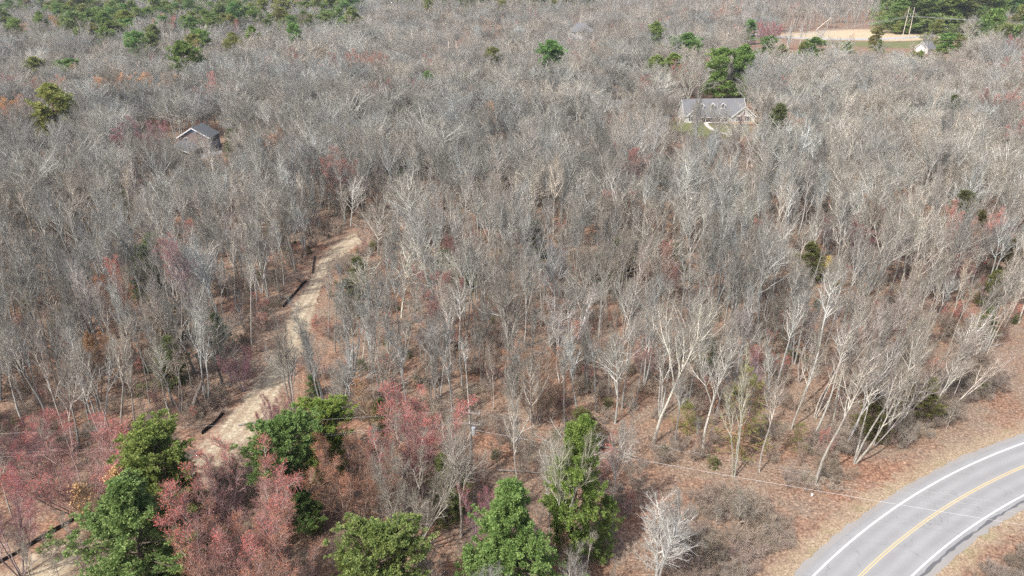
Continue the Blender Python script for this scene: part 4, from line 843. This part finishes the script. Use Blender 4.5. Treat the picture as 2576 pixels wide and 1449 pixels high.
for (x, a, b, o, t) in [(430, 38, 90, 0, (1.2, 1, 1)), (310, 180, 240, 1, (1.3, 1.2, 1)), (412, 178, 240, 1, (1.3, 1.25, 1)), (130, 192, 250, 1, (1.1, 1, .9)), (20, 240, 300, 1, (1.2, 1.1, .8)), (60, 255, 310, 1, (1, .9, .8)), (215, 165, 215, 1, (1, .9, .8)), (540, 185, 260, 0, (1, .9, .9)),
                        (180, 30, 85, 1, (1, 1, .8)), (2565, 66, 130, 0, (1, .8, .9)), (2540, 90, 140, 0, (.8, .7, .8)), (2150, 560, 680, 0, (.75, .75, .85)), (2090, 530, 640, 0, (.7, .75, .85)), (2260, 590, 700, 0, (.7, .7, .8)), (930, 125, 190, 0, (.9, .9, .8)), (1930, 50, 95, 0, (.8, .7, .8)), (1900, 60, 100, 0, (.8, .7, .8)),
                        (1225, 260, 320, 1, (.9, .9, .8)), (1800, 335, 400, 0, (.7, .7, .8)), (1610, 60, 110, 0, (.7, .7, .8)), (600, 50, 100, 0, (.8, .7, .8)), (1990, 295, 350, 1, (.8, .8, .8)), (60, 190, 250, 0, (.8, .7, .8)), (380, 300, 370, 0, (.7, .7, .8)), (2360, 640, 760, 0, (.7, .75, .8)), (90, 1060, 1200, 0, (.8, .7, .8)),
                        (2460, 700, 780, 0, (.8, .75, .8)), (1340, 440, 520, 0, (.7, .7, .8)), (250, 860, 1010, 1, (.7, .7, .7)), (2560, 300, 380, 0, (.8, .75, .75)), (1170, 590, 700, 0, (.65, .65, .7)), (850, 400, 470, 0, (.65, .65, .7))]:
    tpx('orange_maple' if o else 'red_maple', x, a, b, None, 1.25 if a < 400 else 1.15, tint=tuple(q * (1.3 if a < 320 else 1.0) for q in t))
tpx('beech_tree', 280, 1205, 1400, 0, 1.0, tint=(1.1, 1.05, 0.9), label='small tan leaved beech between the red maple and the pine pair')
tpx('beech_tree', 2090, 655, 740, 0, 0.9, tint=(1.15, 1.35, 0.8), label='small tree with golden yellow leaves amid grey oaks')
tpx('beech_tree', 260, 830, 960, 0, 0.8, tint=(0.8, 0.7, 0.6), label='beech with dry brown leaves in the dark near woods')
# pale trees and birches
tpx('bleached_tree', 1648, 1232, 1475, 0, 1.05, tint=(0.8, 0.8, 0.78), label='bone white bare tree standing alone below the leaf covered clearing')
tpx('bare_tree', 1846, 905, 1200, 3, 0.8, tint=(1.35, 1.35, 1.2), label='tall pale tree of two close stems at the clearing edge', tx=1876)
tpx('bare_tree', 1910, 950, 1188, 0, 0.9, tint=(1.4, 1.3, 1.25), tx=1945, label='slimmer pale pink tree beside the two stemmed pale tree')
tpx('bare_tree', 2050, 870, 1222, 0, 1.0, tint=(1.3, 1.25, 1.2), tx=2165, label='pale tree leaning over a white bucket at the clearing edge')
tpx('bare_tree', 1644, 760, 1115, 2, 1.0, tint=(1.35, 1.33, 1.27), tx=1740, label='tall pale leaning tree forking high above the rust leaves')
tpx('bare_tree', 1540, 1080, 1345, 1, 0.95, tint=(1.35, 1.3, 1.3), label='grey tree with white limbs behind the light green pine')
tpx('bare_tree', 1425, 1120, 1440, 2, 0.75, tint=(1.3, 1.3, 1.15), label='twin grey trunks standing in front of the tall light green pine')
tpx('bare_tree', 1300, 1030, 1290, 0, 0.95, tint=(1.4, 1.35, 1.3)); tpx('white_birch', 935, 800, 962, 0, 0.9, tx=935); tpx('white_birch', 1105, 760, 1000, 0, 1.25, tx=1085); tpx('white_birch', 1012, 740, 930, 0, 1.1)
tpx('white_birch', 1780, 760, 960, 0, 1.1, tx=1810); tpx('white_birch', 1240, 850, 1030, 2, 0.6)
for (x, a, b, t_) in [(2050, 800, 1050, 2150), (2110, 760, 1010, 2200), (2010, 750, 960, 2060), (2260, 880, 1080, 2350), (2290, 810, 1020, 2380), (2335, 850, 1050, 2470), (2360, 790, 1010, 2460), (2180, 700, 960, 2260), (2130, 850, 1120, 2250), (2200, 900, 1120, 2330), (2385, 850, 1030, 2520)]:
    tpx('white_birch', x, a, b, None, 1.0, tx=t_)
for (x, a, b, t_, w) in [(2150, 860, 1165, 2290, 1.1), (2230, 820, 1090, 2360, 1.2), (2090, 780, 1080, 2190, 1.0), (2380, 700, 900, 2450, 1.1), (2440, 400, 600, 2500, 1), (2520, 420, 640, 2575, 1), (1990, 840, 1080, 2050, 1)]:
    tpx('bare_tree', x, a, b, None, w, tx=t_, tint=(1.15, 1.12, 1.07))
for (x, a, b) in [(1855, 1240, 1335), (1800, 1270, 1330), (1470, 1340, 1470), (1330, 1330, 1460), (1240, 1330, 1500), (1100, 1370, 1560), (1060, 1390, 1560), (740, 1330, 1500), (210, 1280, 1440), (30, 1120, 1300), (150, 1350, 1460), (90, 1340, 1480), (950, 1080, 1170), (2380, 1010, 1080), (2270, 1060, 1130)]:
    tpx('sapling' if b - a < 125 else 'bare_tree', x, a, b, None, 1.1, tint=(1.2, 1.15, 1.1))
for (x, a, b, v) in [(1170, 600, 800, 5), (1010, 620, 800, 6), (1125, 620, 770, 6), (930, 640, 800, 5), (1650, 120, 190, 1), (230, 55, 145, 2), (2265, 530, 720, 5), (430, 870, 1060, 1), (1860, 470, 640, 5), (1560, 440, 600, 6), (2100, 200, 330, 5), (2000, 180, 330, 2), (2200, 220, 340, 6), (1240, 190, 270, 2), (1720, 180, 300, 2)]:
    tpx('bare_tree', x, a, b, v, 1.15, tint=(1.3, 1.3, 1.22))

# ------------------------------------------------------------------ the woods
def lod_proto(kind, T, C, mats): PROTO.setdefault(kind, []).append(both(T, C).mesh(kind, mats))
for i, f in enumerate([dict(H=15, cb=0.26, tf=0.70, n1=20, a1=46, l1=0.44, tap1=0.3, r=0.18), dict(H=15, cb=0.32, tf=0.75, n1=16, a1=40, l1=0.40, tap1=0.3, fork=0.45, r=0.18), dict(H=14, cb=0.26, tf=0.72, n1=18, a1=52, l1=0.44, tap1=0.3, wob=0.14, mat='bark_oak', r=0.2),
                       dict(H=15, cb=0.40, tf=0.85, n1=14, a1=34, l1=0.32, tap1=0.4, r=0.16), dict(H=14, stems=2, spread=8, cb=0.3, tf=0.72, n1=14, a1=42, l1=0.40, tap1=0.3, r=0.17)]):
    f = dict(f); mt = f.pop('mat', 'bark'); T, C = bare(600 + i, n2=8, n3=7, n4=0, l2=0.36, l3=0.5, t2=0.35, trop=0.07, lod=True, **f); lod_proto('far_bare', T, C, [M[mt]])
T, C = bare(640, H=19, cb=0.62, n1=9, a1=36, l1=0.17, n2=6, n3=5, n4=0, lod=True, r=0.2); lod_proto('far_pole', T, C, [M['bark']])
T, C = bare(610, H=13, stems=2, spread=8, cb=0.4, n1=10, a1=30, l1=0.25, n2=6, n3=4, n4=0, lod=True, r=0.15); lod_proto('far_birch', T, C, [M['birch']])
for mt in ('maple', 'maple_orange'):
    T, C = bare(620, H=13, stems=2, spread=10, cb=0.35, n1=12, a1=34, l1=0.28, n2=7, n3=5, n4=0, lod=True, bud=1, bsize=0.085); lod_proto('far_maple', T, C, [M[mt]])
T, C = conifer(630, H=14, cb=0.08, wid=0.26, shape='cone', whorl=1.1, per=5, subs=5, tuft=2, blades=6, size=0.8); lod_proto('far_pine', T, C, [M['wood_bark'], M['needle']])

def field_noise(X, Y, s, seed):
    r = np.random.default_rng(seed); o = 0
    for k in range(4):
        a, b, c = r.uniform(0.6, 1.6) / s, r.uniform(-1.6, 1.6) / s, r.uniform(0, 6.28); o = o + np.sin(X * a + Y * b + c) * np.cos(Y * a * 0.8 - X * b + c)
    return o / 4
def inside(X, Y, poly):
    p = np.array([[q[0], q[1]] for q in poly]); r = np.zeros(X.shape, bool); n = len(p)
    for i in range(n):
        (x0, y0), (x1, y1) = p[i], p[(i + 1) % n]
        r ^= ((y0 > Y) != (y1 > Y)) & (X < (x1 - x0) * (Y - y0) / (y1 - y0 + 1e-12) + x0)
    return r
def dist_line(X, Y, line):
    d = np.full(X.shape, 1e9)
    for q in line: d = np.minimum(d, (X - q[0]) ** 2 + (Y - q[1]) ** 2)
    return np.sqrt(d)
OPEN = [P(*a) for a in [(1610, 1190), (1700, 1165), (1850, 1205), (2060, 1228), (2150, 1170), (2260, 1080), (2430, 970), (2540, 830), (2700, 720), (3100, 700)]]
OPEN += [Vector((140, 60, 0)), Vector((120, 10, 0)), Vector((20, 10, 0)), P(1760, 1600), P(1600, 1430)]
CLEAR = [[P(*a) for a in q] for q in (FIELD, LAWN1, LAWN2, YARD, DRV, SANDP)]
def scatter(cell, y0, y1, seed, margin=1.12):
    r = np.random.default_rng(seed); X, Y = np.meshgrid(np.arange(-y1 * 0.95 - 60, y1 * 0.95 + 60, cell), np.arange(y0, y1, cell))
    X = X + r.uniform(-0.48, 0.48, X.shape) * cell; Y = Y + r.uniform(-0.48, 0.48, Y.shape) * cell; X, Y = X.ravel(), Y.ravel()
    px, py, z = proj_np(X, Y, 0.0); k = (np.abs(px - 1288) < 1288 * margin + 60) & (Y >= y0); return X[k], Y[k]
def free(X, Y, track=1.6, road=10.5):
    k = ~inside(X, Y, OPEN); dr = np.hypot(X - RC[0], Y - RC[1]); k &= (dr > RR + road) | (dr < RR - road - 12); k &= ~((dr < RR + road) & (Y < 75))
    w = np.linalg.norm(tl - tr_, axis=1) / 2; d = np.full(X.shape, 1e9)
    for q, ww in zip(TC[::2], w[::2]): d = np.minimum(d, np.hypot(X - q[0], Y - q[1]) - ww)
    k &= d > np.where(Y > 112, track - 1.6, track)
    for c in CLEAR: k &= ~inside(X, Y, c)
    k &= dist_line(X, Y, BR[::2]) > 8; k &= dist_line(X, Y, P2) > 3.5; k &= dist_line(X, Y, P3) > 7
    for (c, rad) in ((P(1780, 290), 15), (P(1830, 290), 10), (P(500, 368), 9), (P(475, 392), 7), (P(1466, 92), 15), (P(1561, 275), 5), (P(2445, 205), 16), (P(2318, 128), 9), (P(15, 8), 18)): k &= np.hypot(X - c.x, Y - c.y) > rad
    for (bx, by, br) in BLOCK: k &= np.hypot(X - bx, Y - by) > br
    return k
WINDOWS = [(1695, 232, 1900, 345, 0.90, P(1752, 310).y), (452, 290, 562, 366, 0.96, P(505, 372).y), (350, 345, 405, 405, 0.75, P(380, 380).y), (1430, 30, 1502, 110, 0.86, P(1466, 100).y), (1885, 70, 2440, 124, 0.97, P(2100, 100).y), (1530, 228, 1625, 285, 0.7, P(1561, 282).y),
           (2290, 110, 2345, 140, 0.7, P(2318, 136).y), (2395, 175, 2520, 215, 0.78, P(2445, 222).y), (1055, 82, 1265, 112, 0.7, P(1150, 88).y), (0, 0, 35, 12, 0.9, P(15, 16).y), (2262, 18, 2300, 100, 1.0, P(2277, 97).y), (30, 62, 120, 112, 0.7, P(60, 90).y), (790, 600, 870, 680, 0.75, P(850, 600).y), (880, 520, 960, 610, 0.6, P(930, 560).y)]
def thin_windows(X, Y, H, r):
    pb = proj_np(X, Y, 0.0); pt = proj_np(X, Y, H); half = 2.2 * F / pt[2]; k = np.ones(X.shape, bool); u = r.uniform(0, 1, X.shape)
    for (a, b, c, d, p, yy) in WINDOWS:
        k &= ~((Y < yy) & (pt[0] + half > a) & (pt[0] - half < c) & (pt[1] < d - (d - b) * 0.15) & (pb[1] > b) & (u < p))
    return k
XS, YS = [], []
for (cell, a, b, sd) in ((3.85, 30, 120, 1), (4.4, 120, 330, 2), (6.1, 330, 620, 3), (8.6, 620, 1450, 4)):
    x, y = scatter(cell, a, b, sd); XS.append(x); YS.append(y)
X, Y = np.concatenate(XS), np.concatenate(YS)
k = free(X, Y); X, Y = X[k], Y[k]
r_ = np.random.default_rng(11); n = len(X)
dens = field_noise(X, Y, 16, 21) * 0.5 + field_noise(X, Y, 45, 22) * 0.5
k = r_.uniform(0, 1, n) < np.where(Y < 130, 0.86, 0.93) + dens * 0.5; X, Y = X[k], Y[k]; n = len(X)
big = field_noise(X, Y, 26, 31); HT = r_.normal(13.2, 2.5, n) + big * 2.6; HT = np.clip(HT, 6.5, 19); HT = HT * np.interp(Y, [110, 190, 400], [1.0, 1.05, 1.1])
px, py, pz = proj_np(X, Y, 0.0)
far_rows = (py < 85) & (px > 1850) & (px < 2240)
HT = np.where(far_rows, 19, HT)
k = thin_windows(X, Y, HT, r_); k &= ~((py > 1150) & (px > -60) & (px < 2000) & (r_.uniform(0, 1, n) < np.where(px < 1500, 0.9, 0.6))); X, Y, HT, big, px, py = X[k], Y[k], HT[k], big[k], px[k], py[k]; n = len(X)
u = r_.uniform(0, 1, n); kind = np.zeros(n, int)                        # 0 bare, 1 birch, 2 red maple, 3 orange maple, 4 pine
patchy = field_noise(X, Y, 30, 41); kind[u < 0.035 + 0.05 * (patchy > 0.3)] = 1
red = field_noise(X, Y, 22, 42); kind[(u > 0.987 - 0.05 * (red > 0.38)) & (u < 0.995)] = 2; kind[(u >= 0.995)] = 3
kind[(py > 850) & (px < 480) & (kind >= 2)] = 0
pine = np.where((py < 125) & (px < 900), 0.21, np.where((py < 45) & (px < 1500), 0.06, 0.0)); pine = np.where((px > 2215) & (py < 82), 0.5, pine); pine = np.where((px > 2230) & (py < 150) & (py > 82), 0.18, pine)
pine = np.where((py < 125) & (px < 900), pine * (0.1 + 1.7 * (field_noise(X, Y, 45, 43) > 0.05)), pine)
kind[r_.uniform(0, 1, n) < pine] = 4
HT = np.where(kind == 4, HT * r_.uniform(1.0, 1.35, n), HT)
tone = 1.03 + 0.16 * field_noise(X, Y, 18, 51) + r_.normal(0, 0.22, n); warm = -0.002 + 0.06 * field_noise(X, Y, 24, 52) + r_.normal(0, 0.035, n)
right_pale = np.clip((px - 1500) / 1500, 0, 0.5) * 0.35 * (py > 120)
tone = np.clip(tone + right_pale, 0.6, 1.6); tone = np.where((px < 1000) & (py < 260) & (r_.uniform(0, 1, n) < 0.2), tone * 1.35, tone); tint = np.stack([tone * (1 + warm), tone, tone * (1 - warm * 0.9)], -1)
tint[(kind == 2) | (kind == 3)] *= 0.8
var = r_.integers(0, 1000, n); rotz = r_.uniform(0, 6.283, n); lx = r_.normal(0, 0.045, n) + np.where((px > 2000) & (Y < 130), 0.10, 0.0); ly = r_.normal(0, 0.04, n); wf = r_.uniform(0.85, 1.25, n) * np.interp(Y, [110, 200], [1.0, 1.15]) * np.where(Y > 600, 1.2, 1.0)
fan = (kind == 0) & (r_.uniform(0, 1, n) < np.interp(Y, [95, 200], [0.04, 0.62])); nf = (kind == 0) & ~fan; slim = nf & (r_.uniform(0, 1, n) < np.interp(Y, [90, 200], [0.88, 0.4])); var[nf] = var[nf] % 9; var[slim] = np.array([0, 2, 3, 4, 7, 8, 4, 8])[var[slim] % 8]; var[fan] = 9 + var[fan] % 3
# the largest in view become trees of their own
order = np.argsort(Y); LIM = {0: 298 - CNT.get('bare_tree', 0), 1: 45, 2: 25, 3: 8}; KN = {0: 'bare_tree', 1: 'white_birch', 2: 'red_maple', 3: 'orange_maple'}
single = np.zeros(n, bool); tx_, ty_, _ = proj_np(X, Y, HT * 0.75)
for i in order:
    kd = int(kind[i])
    if kd in LIM and LIM[kd] > 0 and Y[i] < 240 and -5 < tx_[i] < 2581 and ty_[i] < 1440:
        LIM[kd] -= 1; single[i] = True
        tree(KN[kd], int(var[i]), Vector((X[i], Y[i], 0)), float(HT[i]), float(wf[i]), float(rotz[i]), (float(lx[i]), float(ly[i])), tuple(tint[i]))

def stuff_points(name, X, Y, Z, var, rot, scl, tint, variants, label):
    me = bpy.data.meshes.new(name); N = len(X); me.vertices.add(N)
    me.vertices.foreach_set('co', np.stack([X, Y, Z], -1).astype(np.float32).ravel())
    for nm, ty, dat, fld in (('variant', 'INT', var, 'value'), ('rot', 'FLOAT_VECTOR', rot, 'vector'), ('scl', 'FLOAT_VECTOR', scl, 'vector'), ('tint', 'FLOAT_VECTOR', tint, 'vector')):
        at = me.attributes.new(nm, ty, 'POINT'); at.data.foreach_set(fld, np.ascontiguousarray(dat, dtype=np.int32 if ty == 'INT' else np.float32).ravel())
    o = link(name, me, kind='stuff', label=label)
    ng = bpy.data.node_groups.new(name, 'GeometryNodeTree'); ng.interface.new_socket('Geometry', in_out='INPUT', socket_type='NodeSocketGeometry'); ng.interface.new_socket('Geometry', in_out='OUTPUT', socket_type='NodeSocketGeometry')
    N_ = ng.nodes.new; gi, go, jn = N_('NodeGroupInput'), N_('NodeGroupOutput'), N_('GeometryNodeJoinGeometry')
    def named(nm, ty): a = N_('GeometryNodeInputNamedAttribute'); a.data_type = ty; a.inputs['Name'].default_value = nm; return a.outputs['Attribute']
    V_, R_, S_ = named('variant', 'INT'), named('rot', 'FLOAT_VECTOR'), named('scl', 'FLOAT_VECTOR')
    for i, vm in enumerate(variants):
        src = bpy.data.objects.new(name + '_source', vm)
        oi = N_('GeometryNodeObjectInfo'); oi.inputs['Object'].default_value = src; ip = N_('GeometryNodeInstanceOnPoints'); cp = N_('FunctionNodeCompare'); cp.data_type = 'INT'; cp.operation = 'EQUAL'
        ng.links.new(V_, cp.inputs[2]); cp.inputs[3].default_value = i
        ng.links.new(gi.outputs[0], ip.inputs['Points']); ng.links.new(cp.outputs[0], ip.inputs['Selection']); ng.links.new(oi.outputs['Geometry'], ip.inputs['Instance'])
        ng.links.new(R_, ip.inputs['Rotation']); ng.links.new(S_, ip.inputs['Scale']); ng.links.new(ip.outputs[0], jn.inputs[0])
    ng.links.new(jn.outputs[0], go.inputs[0]); md = o.modifiers.new('scatter', 'NODES'); md.node_group = ng
    for m in {id(m): m for vm in variants for m in vm.materials}.values(): me.materials.append(m)
    return o
# everything beyond reads as one wood
vm, vh, idx = [], [], {}
def addv(key, meshes, heights): idx[key] = list(range(len(vm), len(vm) + len(meshes))); vm.extend(meshes); vh.extend(heights)
for kd in ('bare_tree', 'white_birch', 'red_maple', 'orange_maple'):
    addv(kd, [both(p[4][0], p[4][1]).mesh(kd + '_whole', p[4][2]) for p in PROTO[kd]], [p[2] for p in PROTO[kd]])
addv('far_bare', PROTO['far_bare'], [15, 15, 14, 15, 14]); addv('far_birch', PROTO['far_birch'], [13]); addv('far_pole', PROTO['far_pole'], [19]); addv('far_red', PROTO['far_maple'][:1], [13]); addv('far_orange', PROTO['far_maple'][1:], [13]); addv('far_pine', PROTO['far_pine'], [14])
NEARK = ['bare_tree', 'white_birch', 'red_maple', 'orange_maple', 'far_pine']; FARK = ['far_bare', 'far_birch', 'far_red', 'far_orange', 'far_pine']
s = ~single; vi = np.array([(lambda L: L[(v if y < 230 else v * 7 + int(y)) % len(L)])(idx[(NEARK if y < 230 else FARK)[k]]) for k, v, y in zip(kind[s], var[s], Y[s])])
ppole = (kind[s] == 0) & (py[s] < 85) & (px[s] > 1000) & (r_.uniform(0, 1, s.sum()) < np.where(px[s] > 1800, 0.9, 0.55)); vi[ppole] = idx['far_pole'][0]
sc = HT[s] / np.array(vh)[vi]
wf[kind == 4] *= 1.35; t_ = tint[s].copy(); pm = kind[s] == 4; t_[pm] = np.stack([r_.uniform(0.75, 1.2, pm.sum()), r_.uniform(0.85, 1.1, pm.sum()), r_.uniform(0.7, 1.1, pm.sum())], -1)
stuff_points('woods', X[s], Y[s], np.zeros(s.sum()), vi, np.stack([lx[s], ly[s], rotz[s]], -1), np.stack([sc * wf[s], sc * wf[s], sc], -1), t_, vm, 'grey leafless woods stretching away over the land')
print('woods', s.sum(), 'single', single.sum(), CNT)

# undergrowth
UG = []
for i, f in enumerate([dict(H=2.2, stems=7, spread=38, cb=0.15, n1=7, a1=40, l1=0.38, r=0.02, n2=6, n3=5, n4=0, tw=0.007), dict(H=1.4, stems=8, spread=45, cb=0.1, n1=7, a1=45, l1=0.45, r=0.016, n2=6, n3=4, n4=0, tw=0.007),
                       dict(H=4.2, stems=2, spread=14, cb=0.2, n1=10, a1=38, l1=0.26, r=0.035, n2=5, n3=4, n4=0, tw=0.008)]):
    T, C = bare(700 + i, **f); UG.append(both(T, C).mesh('brush', [M['brush']]))
T, C = bare(705, H=3.0, stems=4, spread=22, cb=0.2, n1=8, a1=34, l1=0.3, r=0.03, n2=5, n3=4, n4=0, tw=0.008, bud=1, bsize=0.06); UG.append(both(T, C).mesh('brush', [M['maple']]))
T, C = conifer(710, H=1.6, cb=0.02, wid=0.4, shape='hemlock', whorl=0.25, per=5, subs=4, tuft=2, blades=6, size=0.16, r=0.03); UG.append(both(T, C).mesh('brush', [M['wood_bark'], M['hemlock']]))
BRUSH = [[P(*a) for a in q] for q in ([(1740, 1255), (1850, 1250), (1960, 1290), (1990, 1350), (1900, 1400), (1830, 1500), (1720, 1500), (1700, 1380)], [(2040, 1130), (2200, 1060), (2330, 990), (2450, 900), (2520, 960), (2380, 1060), (2250, 1130), (2120, 1190)],
                                         [(2440, 1400), (2576, 1330), (2800, 1300), (2800, 1700), (2300, 1600)], [(1950, 1180), (2090, 1200), (2090, 1230), (1980, 1235)])]
bx, by = scatter(1.8, 32, 230, 61); k = free(bx, by, 0.8, 7.5); bx, by = bx[k], by[k]; rb = np.random.default_rng(62)
k = rb.uniform(0, 1, len(bx)) < 0.46 + 0.35 * field_noise(bx, by, 12, 63); bx, by = bx[k], by[k]; bv = rb.choice(5, len(bx), p=[0.34, 0.18, 0.38, 0.06, 0.04])
cx, cy_ = scatter(0.62, 36, 110, 64); ins = np.zeros(len(cx), bool)
for q in BRUSH: ins |= inside(cx, cy_, q)
dr = np.hypot(cx - RC[0], cy_ - RC[1]); ins &= ((dr > RR + 7.6) | (dr < RR - 8.2)) & (rb.uniform(0, 1, len(cx)) < 0.20 + 0.30 * field_noise(cx, cy_, 5, 65)); cx, cy_ = cx[ins], cy_[ins]; cv = rb.choice(5, len(cx), p=[0.49, 0.49, 0.015, 0.0, 0.005])
bx, by, bv = np.concatenate([bx, cx]), np.concatenate([by, cy_]), np.concatenate([bv, cv]); N = len(bx); q = rb.uniform(0.6, 1.25, N); w_ = rb.uniform(0.8, 1.3, N); tn = rb.uniform(0.75, 1.25, N)
stuff_points('undergrowth', bx, by, np.zeros(N), bv, np.stack([np.zeros(N), np.zeros(N), rb.uniform(0, 6.28, N)], -1), np.stack([q * w_, q * w_, q], -1), np.stack([tn * rb.uniform(1.0, 1.12, N), tn, tn * rb.uniform(0.88, 1.0, N)], -1), UG, 'grey brown brush and low saplings on the wood floor')
print('undergrowth', N)

# ------------------------------------------------------------------ a label for each tree
LM = [('the road bend', 2400, 1300), ('the bend of the sandy track', 790, 680), ('the lowest stretch of track', 150, 1400), ('the middle of the sandy track', 640, 960), ('the pine pair', 420, 1240), ('the round topped pine', 735, 1130), ('the broad deep green pine', 1290, 1360),
      ('the tall light green pine', 1425, 1190), ('the bone white tree', 1650, 1330), ('the wooden utility pole', 1187, 1060), ('the crimson maple', 620, 1290), ('the orange red maple', 180, 1180), ('the dormered house', 1790, 290), ('the blue house', 505, 340), ('the white shed', 1561, 265),
      ('the tall white house', 1466, 75), ('the tall transmission pole', 2280, 60), ('the reddish ranch house', 2445, 200), ('the blue barrel', 2485, 850), ('the tall leaning pale tree', 1690, 940), ('the tan beech', 280, 1290), ('the golden leaved tree', 2090, 695), ('the pinkish red maple', 510, 690),
      ('the fan shaped orange maple', 1350, 940), ('the two stemmed pale tree', 1860, 1050), ('the half hidden transmission pole', 1141, 150), ('the straw field', 2080, 85), ('the far grey lane', 70, 85), ('the glowing red maple', 1060, 1060), ('the white bucket', 2054, 1215), ('the straw yard', 385, 375),
      ('the broken dead trunk', 500, 910), ('the cottage', 2318, 125), ('the red box', 2475, 670), ('the small bluish hemlock', 790, 965), ('the far dirt lane', 1150, 90)]
ORD = ['nearest', 'second', 'third', 'fourth', 'fifth', 'sixth', 'seventh', 'eighth', 'ninth', 'tenth', 'eleventh', 'twelfth', 'thirteenth', 'fourteenth', 'fifteenth', 'sixteenth', 'seventeenth', 'eighteenth', 'nineteenth', 'twentieth']
SHORT = {'straight with a narrow upswept crown': 'straight, narrow crown', 'tall with a broad rounded crown': 'broad rounded crown', 'forked trunk and a spreading vase crown': 'forked trunk', 'clump of three stems from one base': 'three stems',
         'slender pole with a small high crown': 'slender pole', 'crooked oak limbs spreading wide and pale': 'crooked pale limbs', 'heavy twisting limbs and a wide open crown': 'heavy twisting limbs', 'twin stems with dense fine twigs': 'twin stems', 'thin trunk with few short branches': 'thin trunk', 'many stems fanning up from one base': 'many fanned stems', 'big domed crown of fanning limbs': 'big domed crown', 'wide round crown on twin stems': 'wide round crown', 'forking trunk below a wide dome': 'wide forked dome',
         'many stems fanning into a round crown': 'many stemmed', 'several stems under an egg shaped crown': 'several stemmed', 'a single trunk': 'single trunked', 'three slim white stems': 'three stemmed', 'one white trunk that forks': 'forking', 'two white stems leaning apart': 'two stemmed'}
buck = {}
for (r, kd, look, x, y, lab, tn) in REC:
    props(r, cat={'pine_tree': 'pine', 'spruce_tree': 'spruce', 'hemlock_tree': 'hemlock', 'white_birch': 'birch', 'red_maple': 'maple', 'beech_tree': 'beech'}.get(NAMES.get(kd, kd), 'tree'), group=GROUP[kd])
    if lab: r['label'] = lab; continue
    nm, lx_, ly_ = min(LM, key=lambda q: math.hypot(q[1] - x, q[2] - y)); dx, dy = x - lx_, y - ly_
    side = ('behind' if dy < 0 else 'in front of') if abs(dy) > abs(dx) else ('to the left of' if dx < 0 else 'to the right of')
    if look and kd in ('bare_tree',): head = f'{hue(tn)}tree, {SHORT.get(look, look)}'
    elif kd in ('red_maple', 'orange_maple', 'white_birch') and look: head = f"{'orange' if kd[0] == 'o' else 'white' if kd[0] == 'w' else 'red'} {SHORT.get(look, look)} {'birch' if kd[0] == 'w' else 'maple'}"
    else: head = (hue(tn) if kd in ('distant_pine', 'hemlock_tree', 'spruce_tree') else '') + NOUN[kd]
    buck.setdefault((head, side, nm), []).append((math.hypot(dx, dy), r))
for (head, side, nm), L in buck.items():
    for i, (d, r) in enumerate(sorted(L, key=lambda q: q[0])):
        t = f'{head}, {side} {nm}' if len(L) == 1 else f'{head}, {ORD[min(i, 19)]} {side} {nm}'
        for a, b in (('', ''), ('the bend of the sandy track', 'the track bend'), ('the middle of the sandy track', 'the middle track'), ('the half hidden transmission pole', 'the hidden transmission pole'), ('the tall leaning pale tree', 'the leaning pale tree'), ('the two stemmed pale tree', 'the two stemmed tree'), ('straight, narrow crown', 'narrow crown'), ('to the right of', 'right of'), ('to the left of', 'left of'), ('dark cool ', 'dark '), ('pale cool ', 'pale '), ('pale brownish ', 'pale '), ('dark brownish ', 'dark ')):
            if len(t.replace(',', '').split()) > 16: t = t.replace(a, b) if a else t
        r['label'] = t

# ------------------------------------------------------------------ the air between here and the far woods
hz = MB().box(-1500, -60, -1.0, 1500, 1500, 57.5)
hm = bpy.data.materials.new('haze'); hm.use_nodes = True; ht = hm.node_tree; ht.nodes.remove(ht.nodes['Principled BSDF'])
pv = ht.nodes.new('ShaderNodeVolumePrincipled'); pv.inputs['Color'].default_value = (0.90, 0.94, 1.0, 1); pv.inputs['Density'].default_value = 0.00011; pv.inputs['Anisotropy'].default_value = 0.2
ht.links.new(pv.outputs[0], ht.nodes['Material Output'].inputs['Volume'])
hz.build('haze', hm, None, kind='stuff', label='thin pale air over the far woods')
